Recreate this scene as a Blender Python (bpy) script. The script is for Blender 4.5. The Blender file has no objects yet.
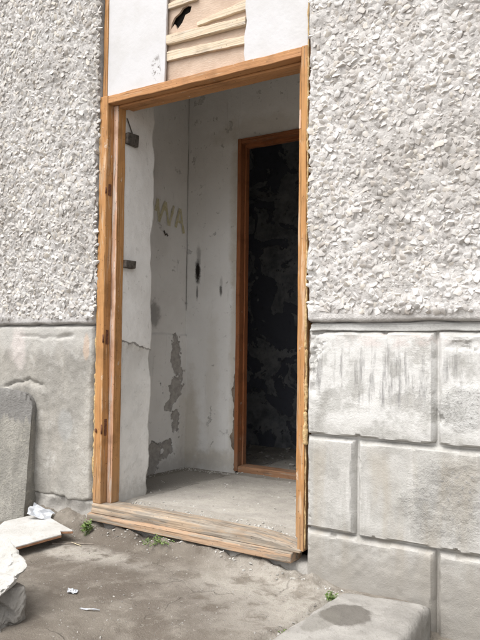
import bpy, bmesh, math, random
import numpy as np
from mathutils import Vector, Matrix, Euler

random.seed(7)
rng = np.random.default_rng(11)
sc = bpy.context.scene
COL = sc.collection

# ------------------------------------------------------------------ camera
cam_d = bpy.data.cameras.new('camera')
cam = bpy.data.objects.new('camera', cam_d)
COL.objects.link(cam)
sc.camera = cam
yaw, pitch, roll = -0.5844, 0.0355, 0.0121
fw = Vector((math.sin(yaw)*math.cos(pitch), math.cos(yaw)*math.cos(pitch), math.sin(pitch)))
r0 = Vector((math.cos(yaw), -math.sin(yaw), 0))
u0 = r0.cross(fw)
rr = r0*math.cos(roll) + u0*math.sin(roll)
uu = -r0*math.sin(roll) + u0*math.cos(roll)
M = Matrix((rr, uu, -fw)).transposed().to_4x4()
M.translation = Vector((1.4018, -2.607, 0.8737))
cam.matrix_world = M
cam_d.sensor_fit = 'VERTICAL'
cam_d.sensor_height = 36.0
cam_d.lens = 700/640*36.0
cam_d.clip_start = 0.02
cam_d.clip_end = 500

# ------------------------------------------------------------------ sky and sun (overcast day)
SUN_EL, SUN_AZ = math.radians(60), math.radians(-20)      # azimuth: from straight out of the facade, negative = towards -x
world = bpy.data.worlds.new('World')
sc.world = world
world.use_nodes = True
wn = world.node_tree
wn.nodes.clear()
wo = wn.nodes.new('ShaderNodeOutputWorld')
bg = wn.nodes.new('ShaderNodeBackground')
sky = wn.nodes.new('ShaderNodeTexSky')
sky.sky_type = 'NISHITA'
sky.sun_disc = False
sky.sun_elevation = SUN_EL
sky.air_density = 1.0
sky.dust_density = 4.0
sky.ozone_density = 1.0
hs = wn.nodes.new('ShaderNodeHueSaturation')
hs.inputs['Saturation'].default_value = 0.10
wn.links.new(sky.outputs[0], hs.inputs['Color'])
wn.links.new(hs.outputs[0], bg.inputs['Color'])
wn.links.new(bg.outputs[0], wo.inputs['Surface'])
bg.inputs['Strength'].default_value = 0.15

to_sun = Vector((math.sin(SUN_AZ)*math.cos(SUN_EL), -math.cos(SUN_AZ)*math.cos(SUN_EL), math.sin(SUN_EL)))
sky.sun_rotation = math.atan2(to_sun.x, to_sun.y)
sl = bpy.data.lights.new('sun', 'SUN')
sl.energy = 0.9
sl.angle = math.radians(40)
sl.color = (1.0, 0.95, 0.885)
sun = bpy.data.objects.new('sun', sl)
COL.objects.link(sun)
sun.rotation_euler = to_sun.to_track_quat('Z', 'Y').to_euler()
sun.location = to_sun*20

sc.view_settings.view_transform = 'Standard'
sc.view_settings.look = 'None'
sc.view_settings.gamma = 1.0
sc.view_settings.use_curve_mapping = False
sc.view_settings.exposure = 1.06

# ------------------------------------------------------------------ noise for shapes
def _h(ix, iy, seed):
    n = (ix.astype(np.int64)*374761393 + iy.astype(np.int64)*668265263 + seed*982451653) & 0x7fffffff
    n = ((n ^ (n >> 13))*1274126177) & 0x7fffffff
    n = n ^ (n >> 16)
    return (n & 0xffff)/65535.0
def vn(x, y, seed=0):
    x = np.asarray(x, float); y = np.asarray(y, float)
    ix = np.floor(x); iy = np.floor(y)
    fx = x-ix; fy = y-iy
    fx = fx*fx*(3-2*fx); fy = fy*fy*(3-2*fy)
    a = _h(ix, iy, seed); b = _h(ix+1, iy, seed); c = _h(ix, iy+1, seed); d = _h(ix+1, iy+1, seed)
    return (a*(1-fx)+b*fx)*(1-fy) + (c*(1-fx)+d*fx)*fy - 0.5
def fbm(x, y, octv=4, seed=0, gain=0.5):
    s = 0; a = 1.0
    for o in range(octv):
        s = s + a*vn(x*2**o + 17.3*o, y*2**o - 9.1*o, seed+o*31)
        a *= gain
    return s
def sst(a, b, x):
    t = np.clip((np.asarray(x, float)-a)/(b-a), 0, 1)
    return t*t*(3-2*t)

# ------------------------------------------------------------------ materials
class N:
    """a small wrapper round a node tree"""
    def __init__(s, name):
        s.m = bpy.data.materials.new(name)
        s.m.use_nodes = True
        s.t = s.m.node_tree
        s.t.nodes.clear()
        s.out = s.t.nodes.new('ShaderNodeOutputMaterial')
        s.b = s.t.nodes.new('ShaderNodeBsdfPrincipled')
        s.t.links.new(s.b.outputs[0], s.out.inputs[0])
        s.pos = s.t.nodes.new('ShaderNodeNewGeometry').outputs['Position']
        s.b.inputs['Specular IOR Level'].default_value = 0.25
    def L(s, a, b):
        if hasattr(a, 'is_output'): s.t.links.new(a, b)
        elif isinstance(a, (tuple, list)):
            b.default_value = tuple(a) + ((1,) if len(a) == 3 and len(b.default_value) == 4 else ())
        else: b.default_value = a
    def vec(s, scale=(1, 1, 1), loc=(0, 0, 0), rot=(0, 0, 0), src=None):
        n = s.t.nodes.new('ShaderNodeMapping')
        s.L(src or s.pos, n.inputs['Vector'])
        n.inputs['Scale'].default_value = scale; n.inputs['Location'].default_value = loc; n.inputs['Rotation'].default_value = rot
        return n.outputs[0]
    def objv(s, scale=(1, 1, 1)):
        tc = s.t.nodes.new('ShaderNodeTexCoord')
        return s.vec(scale, src=tc.outputs['Object'])
    def noise(s, scale, detail=4, rough=0.55, v=None, dist=0.0):
        n = s.t.nodes.new('ShaderNodeTexNoise')
        s.L(v or s.pos, n.inputs['Vector'])
        n.inputs['Scale'].default_value = scale; n.inputs['Detail'].default_value = detail
        n.inputs['Roughness'].default_value = rough; n.inputs['Distortion'].default_value = dist
        return n.outputs['Fac']
    def voro(s, scale, v=None, feature='F1', rnd=1.0):
        n = s.t.nodes.new('ShaderNodeTexVoronoi')
        n.feature = feature
        s.L(v or s.pos, n.inputs['Vector']); n.inputs['Scale'].default_value = scale; n.inputs['Randomness'].default_value = rnd
        return n.outputs['Distance']
    def rng(s, f, a, b, lo=0.0, hi=1.0, smooth=True):
        n = s.t.nodes.new('ShaderNodeMapRange')
        n.interpolation_type = 'SMOOTHSTEP' if smooth else 'LINEAR'
        s.L(f, n.inputs[0])
        for i, v in enumerate((a, b, lo, hi)): n.inputs[i+1].default_value = v
        return n.outputs[0]
    def math(s, op, a, b=0.0):
        n = s.t.nodes.new('ShaderNodeMath'); n.operation = op
        s.L(a, n.inputs[0]); s.L(b, n.inputs[1])
        return n.outputs[0]
    def mul(s, a, b): return s.math('MULTIPLY', a, b)
    def add(s, a, b): return s.math('ADD', a, b)
    def mx(s, a, b): return s.math('MAXIMUM', a, b)
    def mix(s, f, a, b, mode='MIX'):
        n = s.t.nodes.new('ShaderNodeMix'); n.data_type = 'RGBA'; n.blend_type = mode
        s.L(f, n.inputs[0]); s.L(a, n.inputs[6]); s.L(b, n.inputs[7])
        return n.outputs[2]
    def comp(s, i, src=None):
        n = s.t.nodes.new('ShaderNodeSeparateXYZ'); s.L(src or s.pos, n.inputs[0])
        return n.outputs[i]
    def ell(s, c, r, amp=0.35, scale=14.0, soft=0.15):
        """mask of a ragged ellipsoid: centre c, radii r (metres)"""
        a = s.t.nodes.new('ShaderNodeVectorMath'); a.operation = 'SUBTRACT'; s.L(s.pos, a.inputs[0]); a.inputs[1].default_value = c
        d = s.t.nodes.new('ShaderNodeVectorMath'); d.operation = 'DIVIDE'; s.L(a.outputs[0], d.inputs[0]); d.inputs[1].default_value = r
        l = s.t.nodes.new('ShaderNodeVectorMath'); l.operation = 'LENGTH'; s.L(d.outputs[0], l.inputs[0])
        nz = s.noise(scale, 7, 0.68)
        nz2 = s.noise(scale*0.4, 2, 0.5, s.vec((1, 1, 1), (4.1, 2.7, 9.3)))
        v = s.add(s.add(l.outputs['Value'], s.mul(s.add(nz, -0.5), amp*4)), s.mul(s.add(nz2, -0.5), amp*3))
        return s.rng(v, 1.0-soft, 1.0+soft, 1.0, 0.0)
    def rnd_island(s):
        return s.t.nodes.new('ShaderNodeNewGeometry').outputs['Random Per Island']
    def rnd_obj(s):
        return s.t.nodes.new('ShaderNodeObjectInfo').outputs['Random']
    def bump(s, h, dist=0.004, strength=1.0, prev=None):
        n = s.t.nodes.new('ShaderNodeBump')
        s.L(h, n.inputs['Height']); n.inputs['Distance'].default_value = dist; n.inputs['Strength'].default_value = strength
        if prev: s.L(prev, n.inputs['Normal'])
        return n.outputs[0]
    def done(s, col, rough=0.85, normal=None, spec=None):
        s.L(col, s.b.inputs['Base Color']); s.L(rough, s.b.inputs['Roughness'])
        if normal: s.L(normal, s.b.inputs['Normal'])
        if spec is not None: s.b.inputs['Specular IOR Level'].default_value = spec
        return s.m

def mat_mortar(name, c0, c1, grime, gcol):
    n = N(name)
    a = n.noise(5, 5, 0.6); b = n.noise(70, 4, 0.65); c = n.noise(1.6, 3)
    col = n.mix(n.rng(a, 0.3, 0.7), c0, c1)
    col = n.mix(n.rng(b, 0.35, 0.75), col, tuple(min(1, 1.22*x) for x in c1))
    col = n.mix(n.mul(n.rng(c, 0.42, 0.68), grime), col, gcol)
    col = n.mix(n.mul(n.rng(n.noise(1.0, 5, 0.65, n.vec((7, 7, 0.8))), 0.48, 0.66), 0.35), col, gcol)
    nm = n.bump(n.add(n.noise(130, 5, 0.7), n.mul(n.noise(420, 2), 0.4)), 0.006)
    return n.done(col, 0.92, nm)

def mat_chip(name, tint):
    n = N(name)
    r = n.rnd_island()
    ro = n.rnd_obj()
    k = n.math('FRACT', n.add(r, ro))
    col = n.mix(n.rng(k, 0, 1, 0, 1, False), tuple(0.60*t for t in tint), tuple(0.86*t for t in tint))
    col = n.mix(n.rng(n.math('FRACT', n.mul(k, 3.77)), 0.60, 0.75, 0, 0.8), col, (0.60*tint[0], 0.58*tint[1], 0.565*tint[2]))
    col = n.mix(n.rng(k, 0.90, 0.95), col, (0.50*tint[0], 0.47*tint[1], 0.44*tint[2]))
    col = n.mix(n.rng(n.math('FRACT', n.mul(k, 7.31)), 0.8, 0.9), col, (0.72*tint[0], 0.69*tint[1], 0.64*tint[2]))
    col = n.mix(n.rng(n.noise(160, 4, 0.6), 0.5, 0.75, 0, 0.5), col, (0.48*tint[0], 0.46*tint[1], 0.44*tint[2]))
    gr = n.mx(n.rng(n.noise(1.6, 3), 0.42, 0.68), n.mul(n.rng(n.noise(1.0, 5, 0.65, n.vec((7, 7, 0.8))), 0.48, 0.66), 0.8))
    col = n.mix(n.mul(gr, 0.5), col, (0.40*tint[0], 0.375*tint[1], 0.35*tint[2]))
    return n.done(col, 0.75, n.bump(n.noise(260, 4, 0.6), 0.002), 0.3)

def mat_concrete_plinth():
    n = N('plinth_concrete')
    big = n.noise(2.6, 5, 0.6); mid = n.noise(17, 5, 0.65); fine = n.noise(110, 4, 0.7)
    base = n.mix(n.rng(big, 0.35, 0.65), (0.39, 0.38, 0.357), (0.49, 0.478, 0.455))
    base = n.mix(n.rng(mid, 0.38, 0.7, 0, 0.6), base, (0.46, 0.45, 0.43))
    base = n.mix(n.rng(fine, 0.5, 0.75, 0, 0.45), base, (0.30, 0.29, 0.27))
    spk = n.noise(240, 3, 0.75)
    base = n.mix(n.rng(spk, 0.42, 0.32, 0, 0.5), base, (0.24, 0.23, 0.215))
    base = n.mix(n.rng(spk, 0.60, 0.70, 0, 0.4), base, (0.52, 0.51, 0.49))
    # lime coat on the top course, scuffed with vertical runs
    z = n.comp(2)
    top = n.mul(n.rng(n.add(z, n.mul(n.add(mid, -0.5), 0.1)), 0.50, 0.60), n.rng(n.add(z, n.mul(n.add(big, -0.5), 0.06)), 0.925, 0.905))
    lime = n.mul(top, n.rng(n.noise(7, 6, 0.65), 0.34, 0.5))
    base = n.mix(n.mul(lime, 0.75), base, (0.66, 0.655, 0.64))
    st = n.noise(1.0, 4, 0.65, n.vec((44, 44, 4.5)))
    st2 = n.noise(1.0, 5, 0.7, n.vec((16, 16, 2.6), (3, 1, 4)))
    zone = n.mx(n.ell((0.30, -0.02, 0.76), (0.27, 1, 0.13), 0.2, 9, 0.3), n.ell((0.72, -0.02, 0.80), (0.11, 1, 0.09), 0.2, 9, 0.3))
    streak = n.mul(zone, n.rng(n.add(n.mul(st, 0.55), n.mul(st2, 0.45)), 0.49, 0.64))
    base = n.mix(n.mul(streak, 0.95), base, (0.28, 0.275, 0.27))
    pink = n.mul(n.ell((0.40, -0.02, 0.90), (0.22, 1, 0.03), 0.3, 20, 0.4), n.rng(mid, 0.45, 0.6))
    base = n.mix(n.mul(pink, 0.25), base, (0.62, 0.47, 0.43))
    mott = n.noise(7, 6, 0.68, n.vec((1, 1, 1), (3, 9, 5)))
    base = n.mix(n.rng(mott, 0.48, 0.62, 0, 0.5), base, (0.27, 0.262, 0.24))
    drip = n.noise(1.0, 5, 0.65, n.vec((15, 15, 1.6), (8, 3, 6)))
    base = n.mix(n.rng(drip, 0.54, 0.70, 0, 0.55), base, (0.58, 0.57, 0.55))
    pt = n.t.nodes.new('ShaderNodeNewGeometry').outputs['Pointiness']
    base = n.mix(n.rng(pt, 0.515, 0.56, 0, 0.45), base, (0.60, 0.59, 0.57))
    # rain-brown wash in the lower courses, dirt splashed up from the ground
    wash = n.noise(1.0, 4, 0.6, n.vec((9, 9, 1.2), (2, 7, 1)))
    low = n.rng(z, 0.52, 0.40)
    base = n.mix(n.mul(n.mul(low, n.rng(wash, 0.42, 0.62)), 0.6), base, (0.38, 0.345, 0.29))
    splash = n.rng(n.add(z, n.mul(n.add(n.noise(9, 5, 0.6), -0.5), 0.22)), 0.20, -0.02)
    base = n.mix(n.mul(splash, 0.85), base, (0.28, 0.262, 0.235))
    # pitted, spalled zone
    pit = n.ell((0.64, -0.02, 0.32), (0.17, 1, 0.14), 0.3, 10, 0.3)
    pit = n.mx(pit, n.ell((0.72, -0.02, 0.66), (0.14, 1, 0.07), 0.3, 10, 0.3))
    vor = n.noise(48, 6, 0.75)
    base = n.mix(n.mul(pit, n.rng(vor, 0.52, 0.66)), base, (0.30, 0.295, 0.285))
    h = n.add(n.add(n.mul(mid, 0.16), n.add(n.mul(fine, 0.22), n.mul(n.noise(300, 3, 0.7), 0.16))), n.mul(n.mul(pit, vor), 1.3))
    h = n.add(h, n.mul(n.mul(streak, -1.0), 0.25))
    h = n.add(h, n.mul(lime, 0.2))
    return n.done(base, 0.9, n.bump(h, 0.009))

def mat_plinth_left():
    n = N('plinth_render')
    big = n.noise(2.2, 5, 0.6); mid = n.noise(14, 5, 0.65); fine = n.noise(95, 4, 0.7)
    run = n.noise(1.0, 6, 0.66, n.vec((7, 7, 1.8), (5, 0, 2)))
    base = n.mix(n.rng(big, 0.35, 0.65), (0.24, 0.229, 0.208), (0.36, 0.345, 0.315))
    base = n.mix(n.rng(run, 0.42, 0.62, 0, 0.5), base, (0.40, 0.375, 0.335))
    base = n.mix(n.rng(mid, 0.52, 0.70, 0, 0.5), base, (0.48, 0.465, 0.44))
    base = n.mix(n.rng(fine, 0.5, 0.72, 0, 0.6), base, (0.20, 0.19, 0.17))
    z = n.comp(2)
    base = n.mix(n.mul(n.rng(n.add(z, n.mul(n.add(mid, -0.5), 0.12)), 0.76, 0.90), 0.5), base, (0.52, 0.51, 0.49))
    gp = n.ell((-1.41, 0, 0.44), (0.055, 1, 0.085), 0.15, 9, 0.2)
    base = n.mix(n.mul(gp, 0.6), base, (0.33, 0.33, 0.32))
    pk = n.ell((-1.27, 0, 0.86), (0.022, 1, 0.07), 0.3, 18, 0.3)
    base = n.mix(n.mul(pk, 0.6), base, (0.50, 0.37, 0.28))
    pk2 = n.ell((-1.80, 0, 0.83), (0.06, 1, 0.1), 0.4, 14, 0.3)
    base = n.mix(n.mul(pk2, 0.5), base, (0.60, 0.54, 0.52))
    splash = n.rng(n.add(z, n.mul(n.add(n.noise(9, 5, 0.6), -0.5), 0.3)), 0.16, 0.0)
    base = n.mix(n.mul(splash, 0.5), base, (0.26, 0.245, 0.22))
    return n.done(base, 0.92, n.bump(n.add(n.mul(mid, 0.9), n.mul(fine, 0.4)), 0.007))

def mat_wood(name, axis, c0, c1, worn=None, worn_amt=0.0, gloss=0.5):
    n = N(name)
    s = [26, 26, 26]; s[axis] = 1.3
    s2 = [120, 120, 120]; s2[axis] = 3.0
    g = n.noise(1.0, 5, 0.6, n.vec(tuple(s)), 0.6)
    f = n.noise(1.0, 3, 0.6, n.vec(tuple(s2)))
    col = n.mix(n.rng(g, 0.3, 0.7), c0, c1)
    col = n.mix(n.rng(f, 0.52, 0.72, 0, 0.55), col, tuple(0.6*x for x in c0))
    h = n.add(n.mul(g, 0.6), f)
    if worn:
        w = n.noise(1.0, 5, 0.65, n.vec(tuple(4.0 if i == axis else 40 for i in range(3)), (1, 2, 3)))
        k = n.rng(w, 0.62-0.2*worn_amt, 0.72-0.2*worn_amt)
        wc = n.mix(n.rng(f, 0.35, 0.65), worn, tuple(0.62*x for x in worn))
        col = n.mix(n.mul(k, 0.92), col, wc)
    ck = n.noise(1.0, 4, 0.6, n.vec(tuple(1.6 if i == axis else 170 for i in range(3)), (4, 4, 4)))
    col = n.mix(n.rng(ck, 0.62, 0.67, 0, 0.5), col, tuple(0.3*x for x in c0))
    h = n.add(h, n.mul(n.rng(ck, 0.61, 0.67), -1.2))
    col = n.mix(n.mul(n.rng(n.add(n.comp(2), n.mul(n.add(n.noise(14, 5, 0.7), -0.5), 0.5)), 0.40, 0.05), 0.4 if axis == 2 else 0.0), col, (0.26, 0.20, 0.14))
    d = n.noise(9, 4, 0.6)
    sm = n.noise(22, 6, 0.72, n.vec((1, 1, 0.6), (5, 8, 2)))
    col = n.mix(n.rng(sm, 0.63, 0.68, 0, 0.55), col, (0.60, 0.55, 0.48))
    col = n.mix(n.rng(d, 0.50, 0.72, 0, 0.5), col, tuple(0.55*x for x in c0))
    dent = n.voro(42, n.vec((1, 1, 1), (3, 1, 2)))
    col = n.mix(n.rng(dent, 0.16, 0.06, 0, 0.75), col, tuple(0.35*x for x in c0))
    return n.done(col, n.rng(g, 0.3, 0.7, gloss+0.12, min(0.95, gloss+0.34)), n.bump(h, 0.0025), 0.35)

def mat_panel_white():
    n = N('white_painted_board')
    a = n.noise(6, 5, 0.6); b = n.noise(40, 5, 0.7)
    col = n.mix(n.rng(a, 0.4, 0.7, 0, 0.6), (0.55, 0.545, 0.555), (0.48, 0.47, 0.46))
    col = n.mix(n.rng(b, 0.70, 0.76, 0, 0.6), col, (0.42, 0.40, 0.37))
    sp = n.mul(n.ell((-0.84, 0, 2.23), (0.03, 1, 0.06), 0.5, 40, 0.3), n.rng(b, 0.5, 0.58))
    col = n.mix(sp, col, (0.18, 0.16, 0.15))
    return n.done(col, 0.45, n.bump(n.add(a, n.mul(b, 0.3)), 0.003), 0.4)

def mat_fibreboard():
    n = N('fibreboard')
    a = n.noise(9, 5, 0.65); b = n.noise(1.0, 4, 0.7, n.vec((30, 30, 160)))
    col = n.mix(n.rng(a, 0.3, 0.7), (0.46, 0.345, 0.265), (0.55, 0.43, 0.34))
    col = n.mix(n.rng(b, 0.56, 0.7, 0, 0.5), col, (0.62, 0.54, 0.46))
    return n.done(col, 0.85, n.bump(b, 0.002))

def mat_interior(name, base, dirty, patches, soot=(), stains=(), patch_col=(0.44, 0.42, 0.395), crack_z=None):
    n = N(name)
    a = n.noise(3.2, 5, 0.6); b = n.noise(28, 5, 0.7); f = n.noise(150, 3, 0.7)
    col = n.mix(n.rng(a, 0.35, 0.68, 0, 0.8), base, dirty)
    col = n.mix(n.rng(b, 0.60, 0.72, 0, 0.45), col, tuple(0.62*x for x in dirty))
    scr = n.noise(1.0, 5, 0.7, n.vec((38, 38, 4), (2, 4, 1)))
    col = n.mix(n.rng(scr, 0.60, 0.74, 0, 0.35), col, tuple(0.6*x for x in dirty))
    h = n.add(n.mul(a, 0.6), n.mul(b, 0.3))
    h = n.add(h, n.mul(f, 0.12))
    for c, r, s in stains:
        col = n.mix(n.mul(n.ell(c, r, 0.4, 16, 0.5), s*0.65), col, (0.44, 0.38, 0.28))
    fl = n.noise(11, 8, 0.72, n.vec((1, 1, 1), (6, 1, 3)))
    fk = n.rng(fl, 0.625, 0.635)
    col = n.mix(n.mul(fk, 0.55), col, tuple(0.66*x for x in dirty))
    h = n.add(h, n.mul(fk, -0.35))
    mk = None
    if patches == 'bare':
        at_ = n.t.nodes.new('ShaderNodeAttribute'); at_.attribute_name = 'bare'
        mk = n.rng(at_.outputs['Fac'], 0.3, 0.7)
        patches = []
    for c, r in patches:
        e = n.ell(c, r, 0.42, 13, 0.05)
        mk = e if mk is None else n.mx(mk, e)
    if mk is not None:
        pc = n.mix(n.rng(b, 0.35, 0.65), patch_col, tuple(0.72*x for x in patch_col))
        col = n.mix(mk, col, pc)
        h = n.add(h, n.mul(mk, -0.8))
    for c, r, s in soot:
        e = n.ell(c, r, 0.3, 45, 0.5)
        col = n.mix(n.mul(e, s), col, (0.025, 0.02, 0.018))
    low = n.rng(n.add(n.comp(2), n.mul(n.add(b, -0.5), 0.3)), 0.24, 0.06)
    col = n.mix(n.mul(low, 0.5), col, tuple(0.55*x for x in dirty))
    return n.done(col, 0.9, n.bump(h, 0.006))

def mat_ground():
    n = N('packed_dirt')
    a = n.noise(1.7, 5, 0.6, None, 0.3); b = n.noise(9, 5, 0.65); f = n.noise(90, 4, 0.75); g = n.noise(330, 2, 0.7)
    col = n.mix(n.rng(a, 0.36, 0.64), (0.150, 0.127, 0.104), (0.235, 0.208, 0.174))
    x = n.comp(0); y = n.comp(1)
    worn = n.mx(n.ell((0.02, -0.30, 0), (0.44, 0.32, 3), 0.2, 5, 0.6), n.ell((-0.95, -0.30, 0), (0.34, 0.10, 3), 0.4, 6, 0.5))
    col = n.mix(n.mul(n.mul(worn, n.rng(b, 0.34, 0.54)), 0.95), col, (0.43, 0.40, 0.355))
    dark = n.ell((-0.42, -0.52, 0), (0.46, 0.20, 3), 0.22, 5, 0.6)
    col = n.mix(n.mul(dark, 0.7), col, (0.135, 0.112, 0.092))
    col = n.mix(n.rng(b, 0.50, 0.66, 0, 0.5), col, (0.30, 0.272, 0.232))
    sp = n.noise(26, 5, 0.7)
    col = n.mix(n.rng(sp, 0.60, 0.70, 0, 0.6), col, (0.42, 0.39, 0.345))
    col = n.mix(n.rng(f, 0.55, 0.75, 0, 0.5), col, (0.17, 0.153, 0.134))
    wv = n.t.nodes.new('ShaderNodeVectorMath'); wv.operation = 'ADD'
    nt = n.t.nodes.new('ShaderNodeTexNoise'); nt.inputs['Scale'].default_value = 5.0; nt.inputs['Detail'].default_value = 6
    n.L(n.pos, nt.inputs['Vector'])
    sv = n.t.nodes.new('ShaderNodeVectorMath'); sv.operation = 'SCALE'; sv.inputs['Scale'].default_value = 0.22
    n.L(nt.outputs['Color'], sv.inputs[0]); n.L(n.pos, wv.inputs[0]); n.L(sv.outputs[0], wv.inputs[1])
    ce = n.voro(1.7, wv.outputs[0], 'DISTANCE_TO_EDGE')
    crk = n.mul(n.rng(ce, 0.010, 0.003), n.rng(n.noise(3.1, 3), 0.44, 0.56))
    col = n.mix(n.mul(crk, 0.25), col, (0.075, 0.065, 0.055))
    spk = n.noise(210, 3, 0.75)
    col = n.mix(n.rng(spk, 0.56, 0.68, 0, 0.4), col, (0.35, 0.322, 0.28))
    col = n.mix(n.rng(spk, 0.44, 0.34, 0, 0.5), col, (0.12, 0.105, 0.09))
    h = n.add(n.add(n.mul(b, 1.0), n.mul(f, 0.8)), n.mul(g, 0.5))
    h = n.add(h, n.mul(n.rng(sp, 0.64, 0.72), 0.3))
    h = n.add(h, n.mul(crk, -0.5))
    return n.done(col, 0.93, n.bump(h, 0.008))

def mat_stone(name, c0, c1, dirt, top=0.0, stain=None, fine_scale=90):
    n = N(name)
    a = n.noise(6, 5, 0.6); b = n.noise(28, 5, 0.7); f = n.noise(fine_scale, 4, 0.7)
    col = n.mix(n.rng(a, 0.35, 0.65), c0, c1)
    col = n.mix(n.rng(b, 0.5, 0.72, 0, 0.6), col, dirt)
    col = n.mix(n.rng(f, 0.55, 0.78, 0, 0.5), col, tuple(0.6*x for x in dirt))
    if stain:
        for c, r, k, sc_ in stain:
            col = n.mix(n.mul(n.ell(c, r, 0.3, 9, 0.12), k), col, sc_)
    return n.done(col, 0.9, n.bump(n.add(n.mul(b, 0.8), n.mul(f, 0.4)), 0.007))

def mat_simple(name, c0, c1, scale=30, rough=0.8, bump=0.002, spec=0.25):
    n = N(name)
    a = n.noise(scale, 5, 0.65)
    return n.done(n.mix(n.rng(a, 0.3, 0.7), c0, c1), rough, n.bump(a, bump), spec)

MT = {}
MT['mortar_l'] = mat_mortar('grimy_roughcast_mortar', (0.41, 0.395, 0.385), (0.53, 0.515, 0.505), 0.6, (0.33, 0.31, 0.29))
MT['mortar_r'] = mat_mortar('limewashed_roughcast_mortar', (0.50, 0.485, 0.47), (0.63, 0.61, 0.595), 0.6, (0.40, 0.375, 0.35))
MT['chip_l'] = mat_chip('grimy_chip', (0.82, 0.80, 0.775))
MT['chip_r'] = mat_chip('pale_chip', (0.92, 0.90, 0.88))
MT['plinth'] = mat_concrete_plinth()
MT['plinth_l'] = mat_plinth_left()
OR0, OR1 = (0.40, 0.195, 0.072), (0.50, 0.265, 0.10)
MT['wood_v'] = mat_wood('varnished_wood_upright', 2, OR0, OR1, (0.62, 0.42, 0.26), 0.4)
MT['wood_h'] = mat_wood('varnished_wood_crosswise', 0, (0.40, 0.195, 0.082), (0.46, 0.24, 0.105), (0.62, 0.42, 0.26), 0.12)
MT['wood_pale'] = mat_wood('scraped_wood_upright', 2, (0.52, 0.28, 0.16), (0.66, 0.47, 0.36), (0.72, 0.62, 0.55), 0.6)
MT['wood_inner_v'] = mat_wood('red_brown_wood_upright', 2, (0.25, 0.088, 0.032), (0.33, 0.125, 0.05), (0.30, 0.17, 0.10), 0.0)
MT['wood_inner_h'] = mat_wood('red_brown_wood_crosswise', 0, (0.25, 0.088, 0.032), (0.33, 0.125, 0.05), (0.36, 0.22, 0.14), 0.2)
MT['inner_sill'] = mat_wood('scuffed_inner_sill', 0, (0.25, 0.125, 0.065), (0.33, 0.19, 0.11), (0.36, 0.27, 0.20), 0.5, 0.7)
MT['sill'] = mat_wood('weathered_sill_wood', 0, (0.36, 0.27, 0.19), (0.39, 0.31, 0.23), (0.34, 0.30, 0.25), 0.9, 0.8)
MT['sill_low'] = mat_wood('orange_sill_edge', 0, (0.36, 0.24, 0.155), (0.40, 0.28, 0.19), (0.31, 0.27, 0.22), 0.75, 0.8)
MT['lath'] = mat_wood('raw_lath_wood', 0, (0.60, 0.49, 0.36), (0.68, 0.58, 0.46), (0.66, 0.59, 0.51), 0.35, 0.8)
MT['panel'] = mat_panel_white()
MT['fibre'] = mat_fibreboard()
MT['black'] = mat_simple('hole_shade', (0.012, 0.011, 0.01), (0.03, 0.027, 0.025), 40, 0.95)  # near-black colour painted as the shade inside the fanlight hole
MT['foam'] = mat_simple('aged_foam', (0.36, 0.23, 0.10), (0.62, 0.46, 0.25), 70, 0.85, 0.005)
MT['rust'] = mat_simple('rusty_iron', (0.075, 0.035, 0.022), (0.20, 0.085, 0.045), 90, 0.8, 0.003)
MT['old_wood_dark'] = mat_simple('blackened_wood', (0.055, 0.048, 0.042), (0.13, 0.115, 0.10), 60, 0.9, 0.004)
MT['wall_in_left'] = mat_interior('stained_plaster_side', (0.79, 0.785, 0.77), (0.69, 0.68, 0.66),
    'bare',
    soot=[((-1.5, 0.79, 1.06), (1, 0.055, 0.075), 0.5)], stains=[((-1.5, 1.12, 0.3), (1, 0.08, 0.3), 0.3)])
MT['wall_in_back'] = mat_interior('stained_plaster_back', (0.84, 0.835, 0.82), (0.76, 0.75, 0.73), [],
    soot=[((-1.405, 1.12, 1.36), (0.020, 1, 0.075), 1.0), ((-1.400, 1.12, 1.45), (0.017, 1, 0.07), 0.4), ((-1.41, 1.12, 1.22), (0.008, 1, 0.045), 0.7), ((-1.215, 1.12, 1.225), (0.010, 1, 0.03), 0.8), ((-1.213, 1.12, 1.275), (0.011, 1, 0.04), 0.3)],
    stains=[((-1.44, 1.12, 0.30), (0.07, 1, 0.34), 0.75), ((-1.2, 1.12, 0.12), (0.3, 1, 0.06), 0.7), ((-1.10, 1.12, 0.8), (0.035, 1, 1.1), 0.6), ((-1.28, 1.12, 0.55), (0.05, 1, 0.5), 0.3), ((-0.95, 1.12, 2.25), (0.3, 1, 0.07), 0.45), ((-1.12, 1.12, 1.7), (0.03, 1, 0.5), 0.5)])
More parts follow.
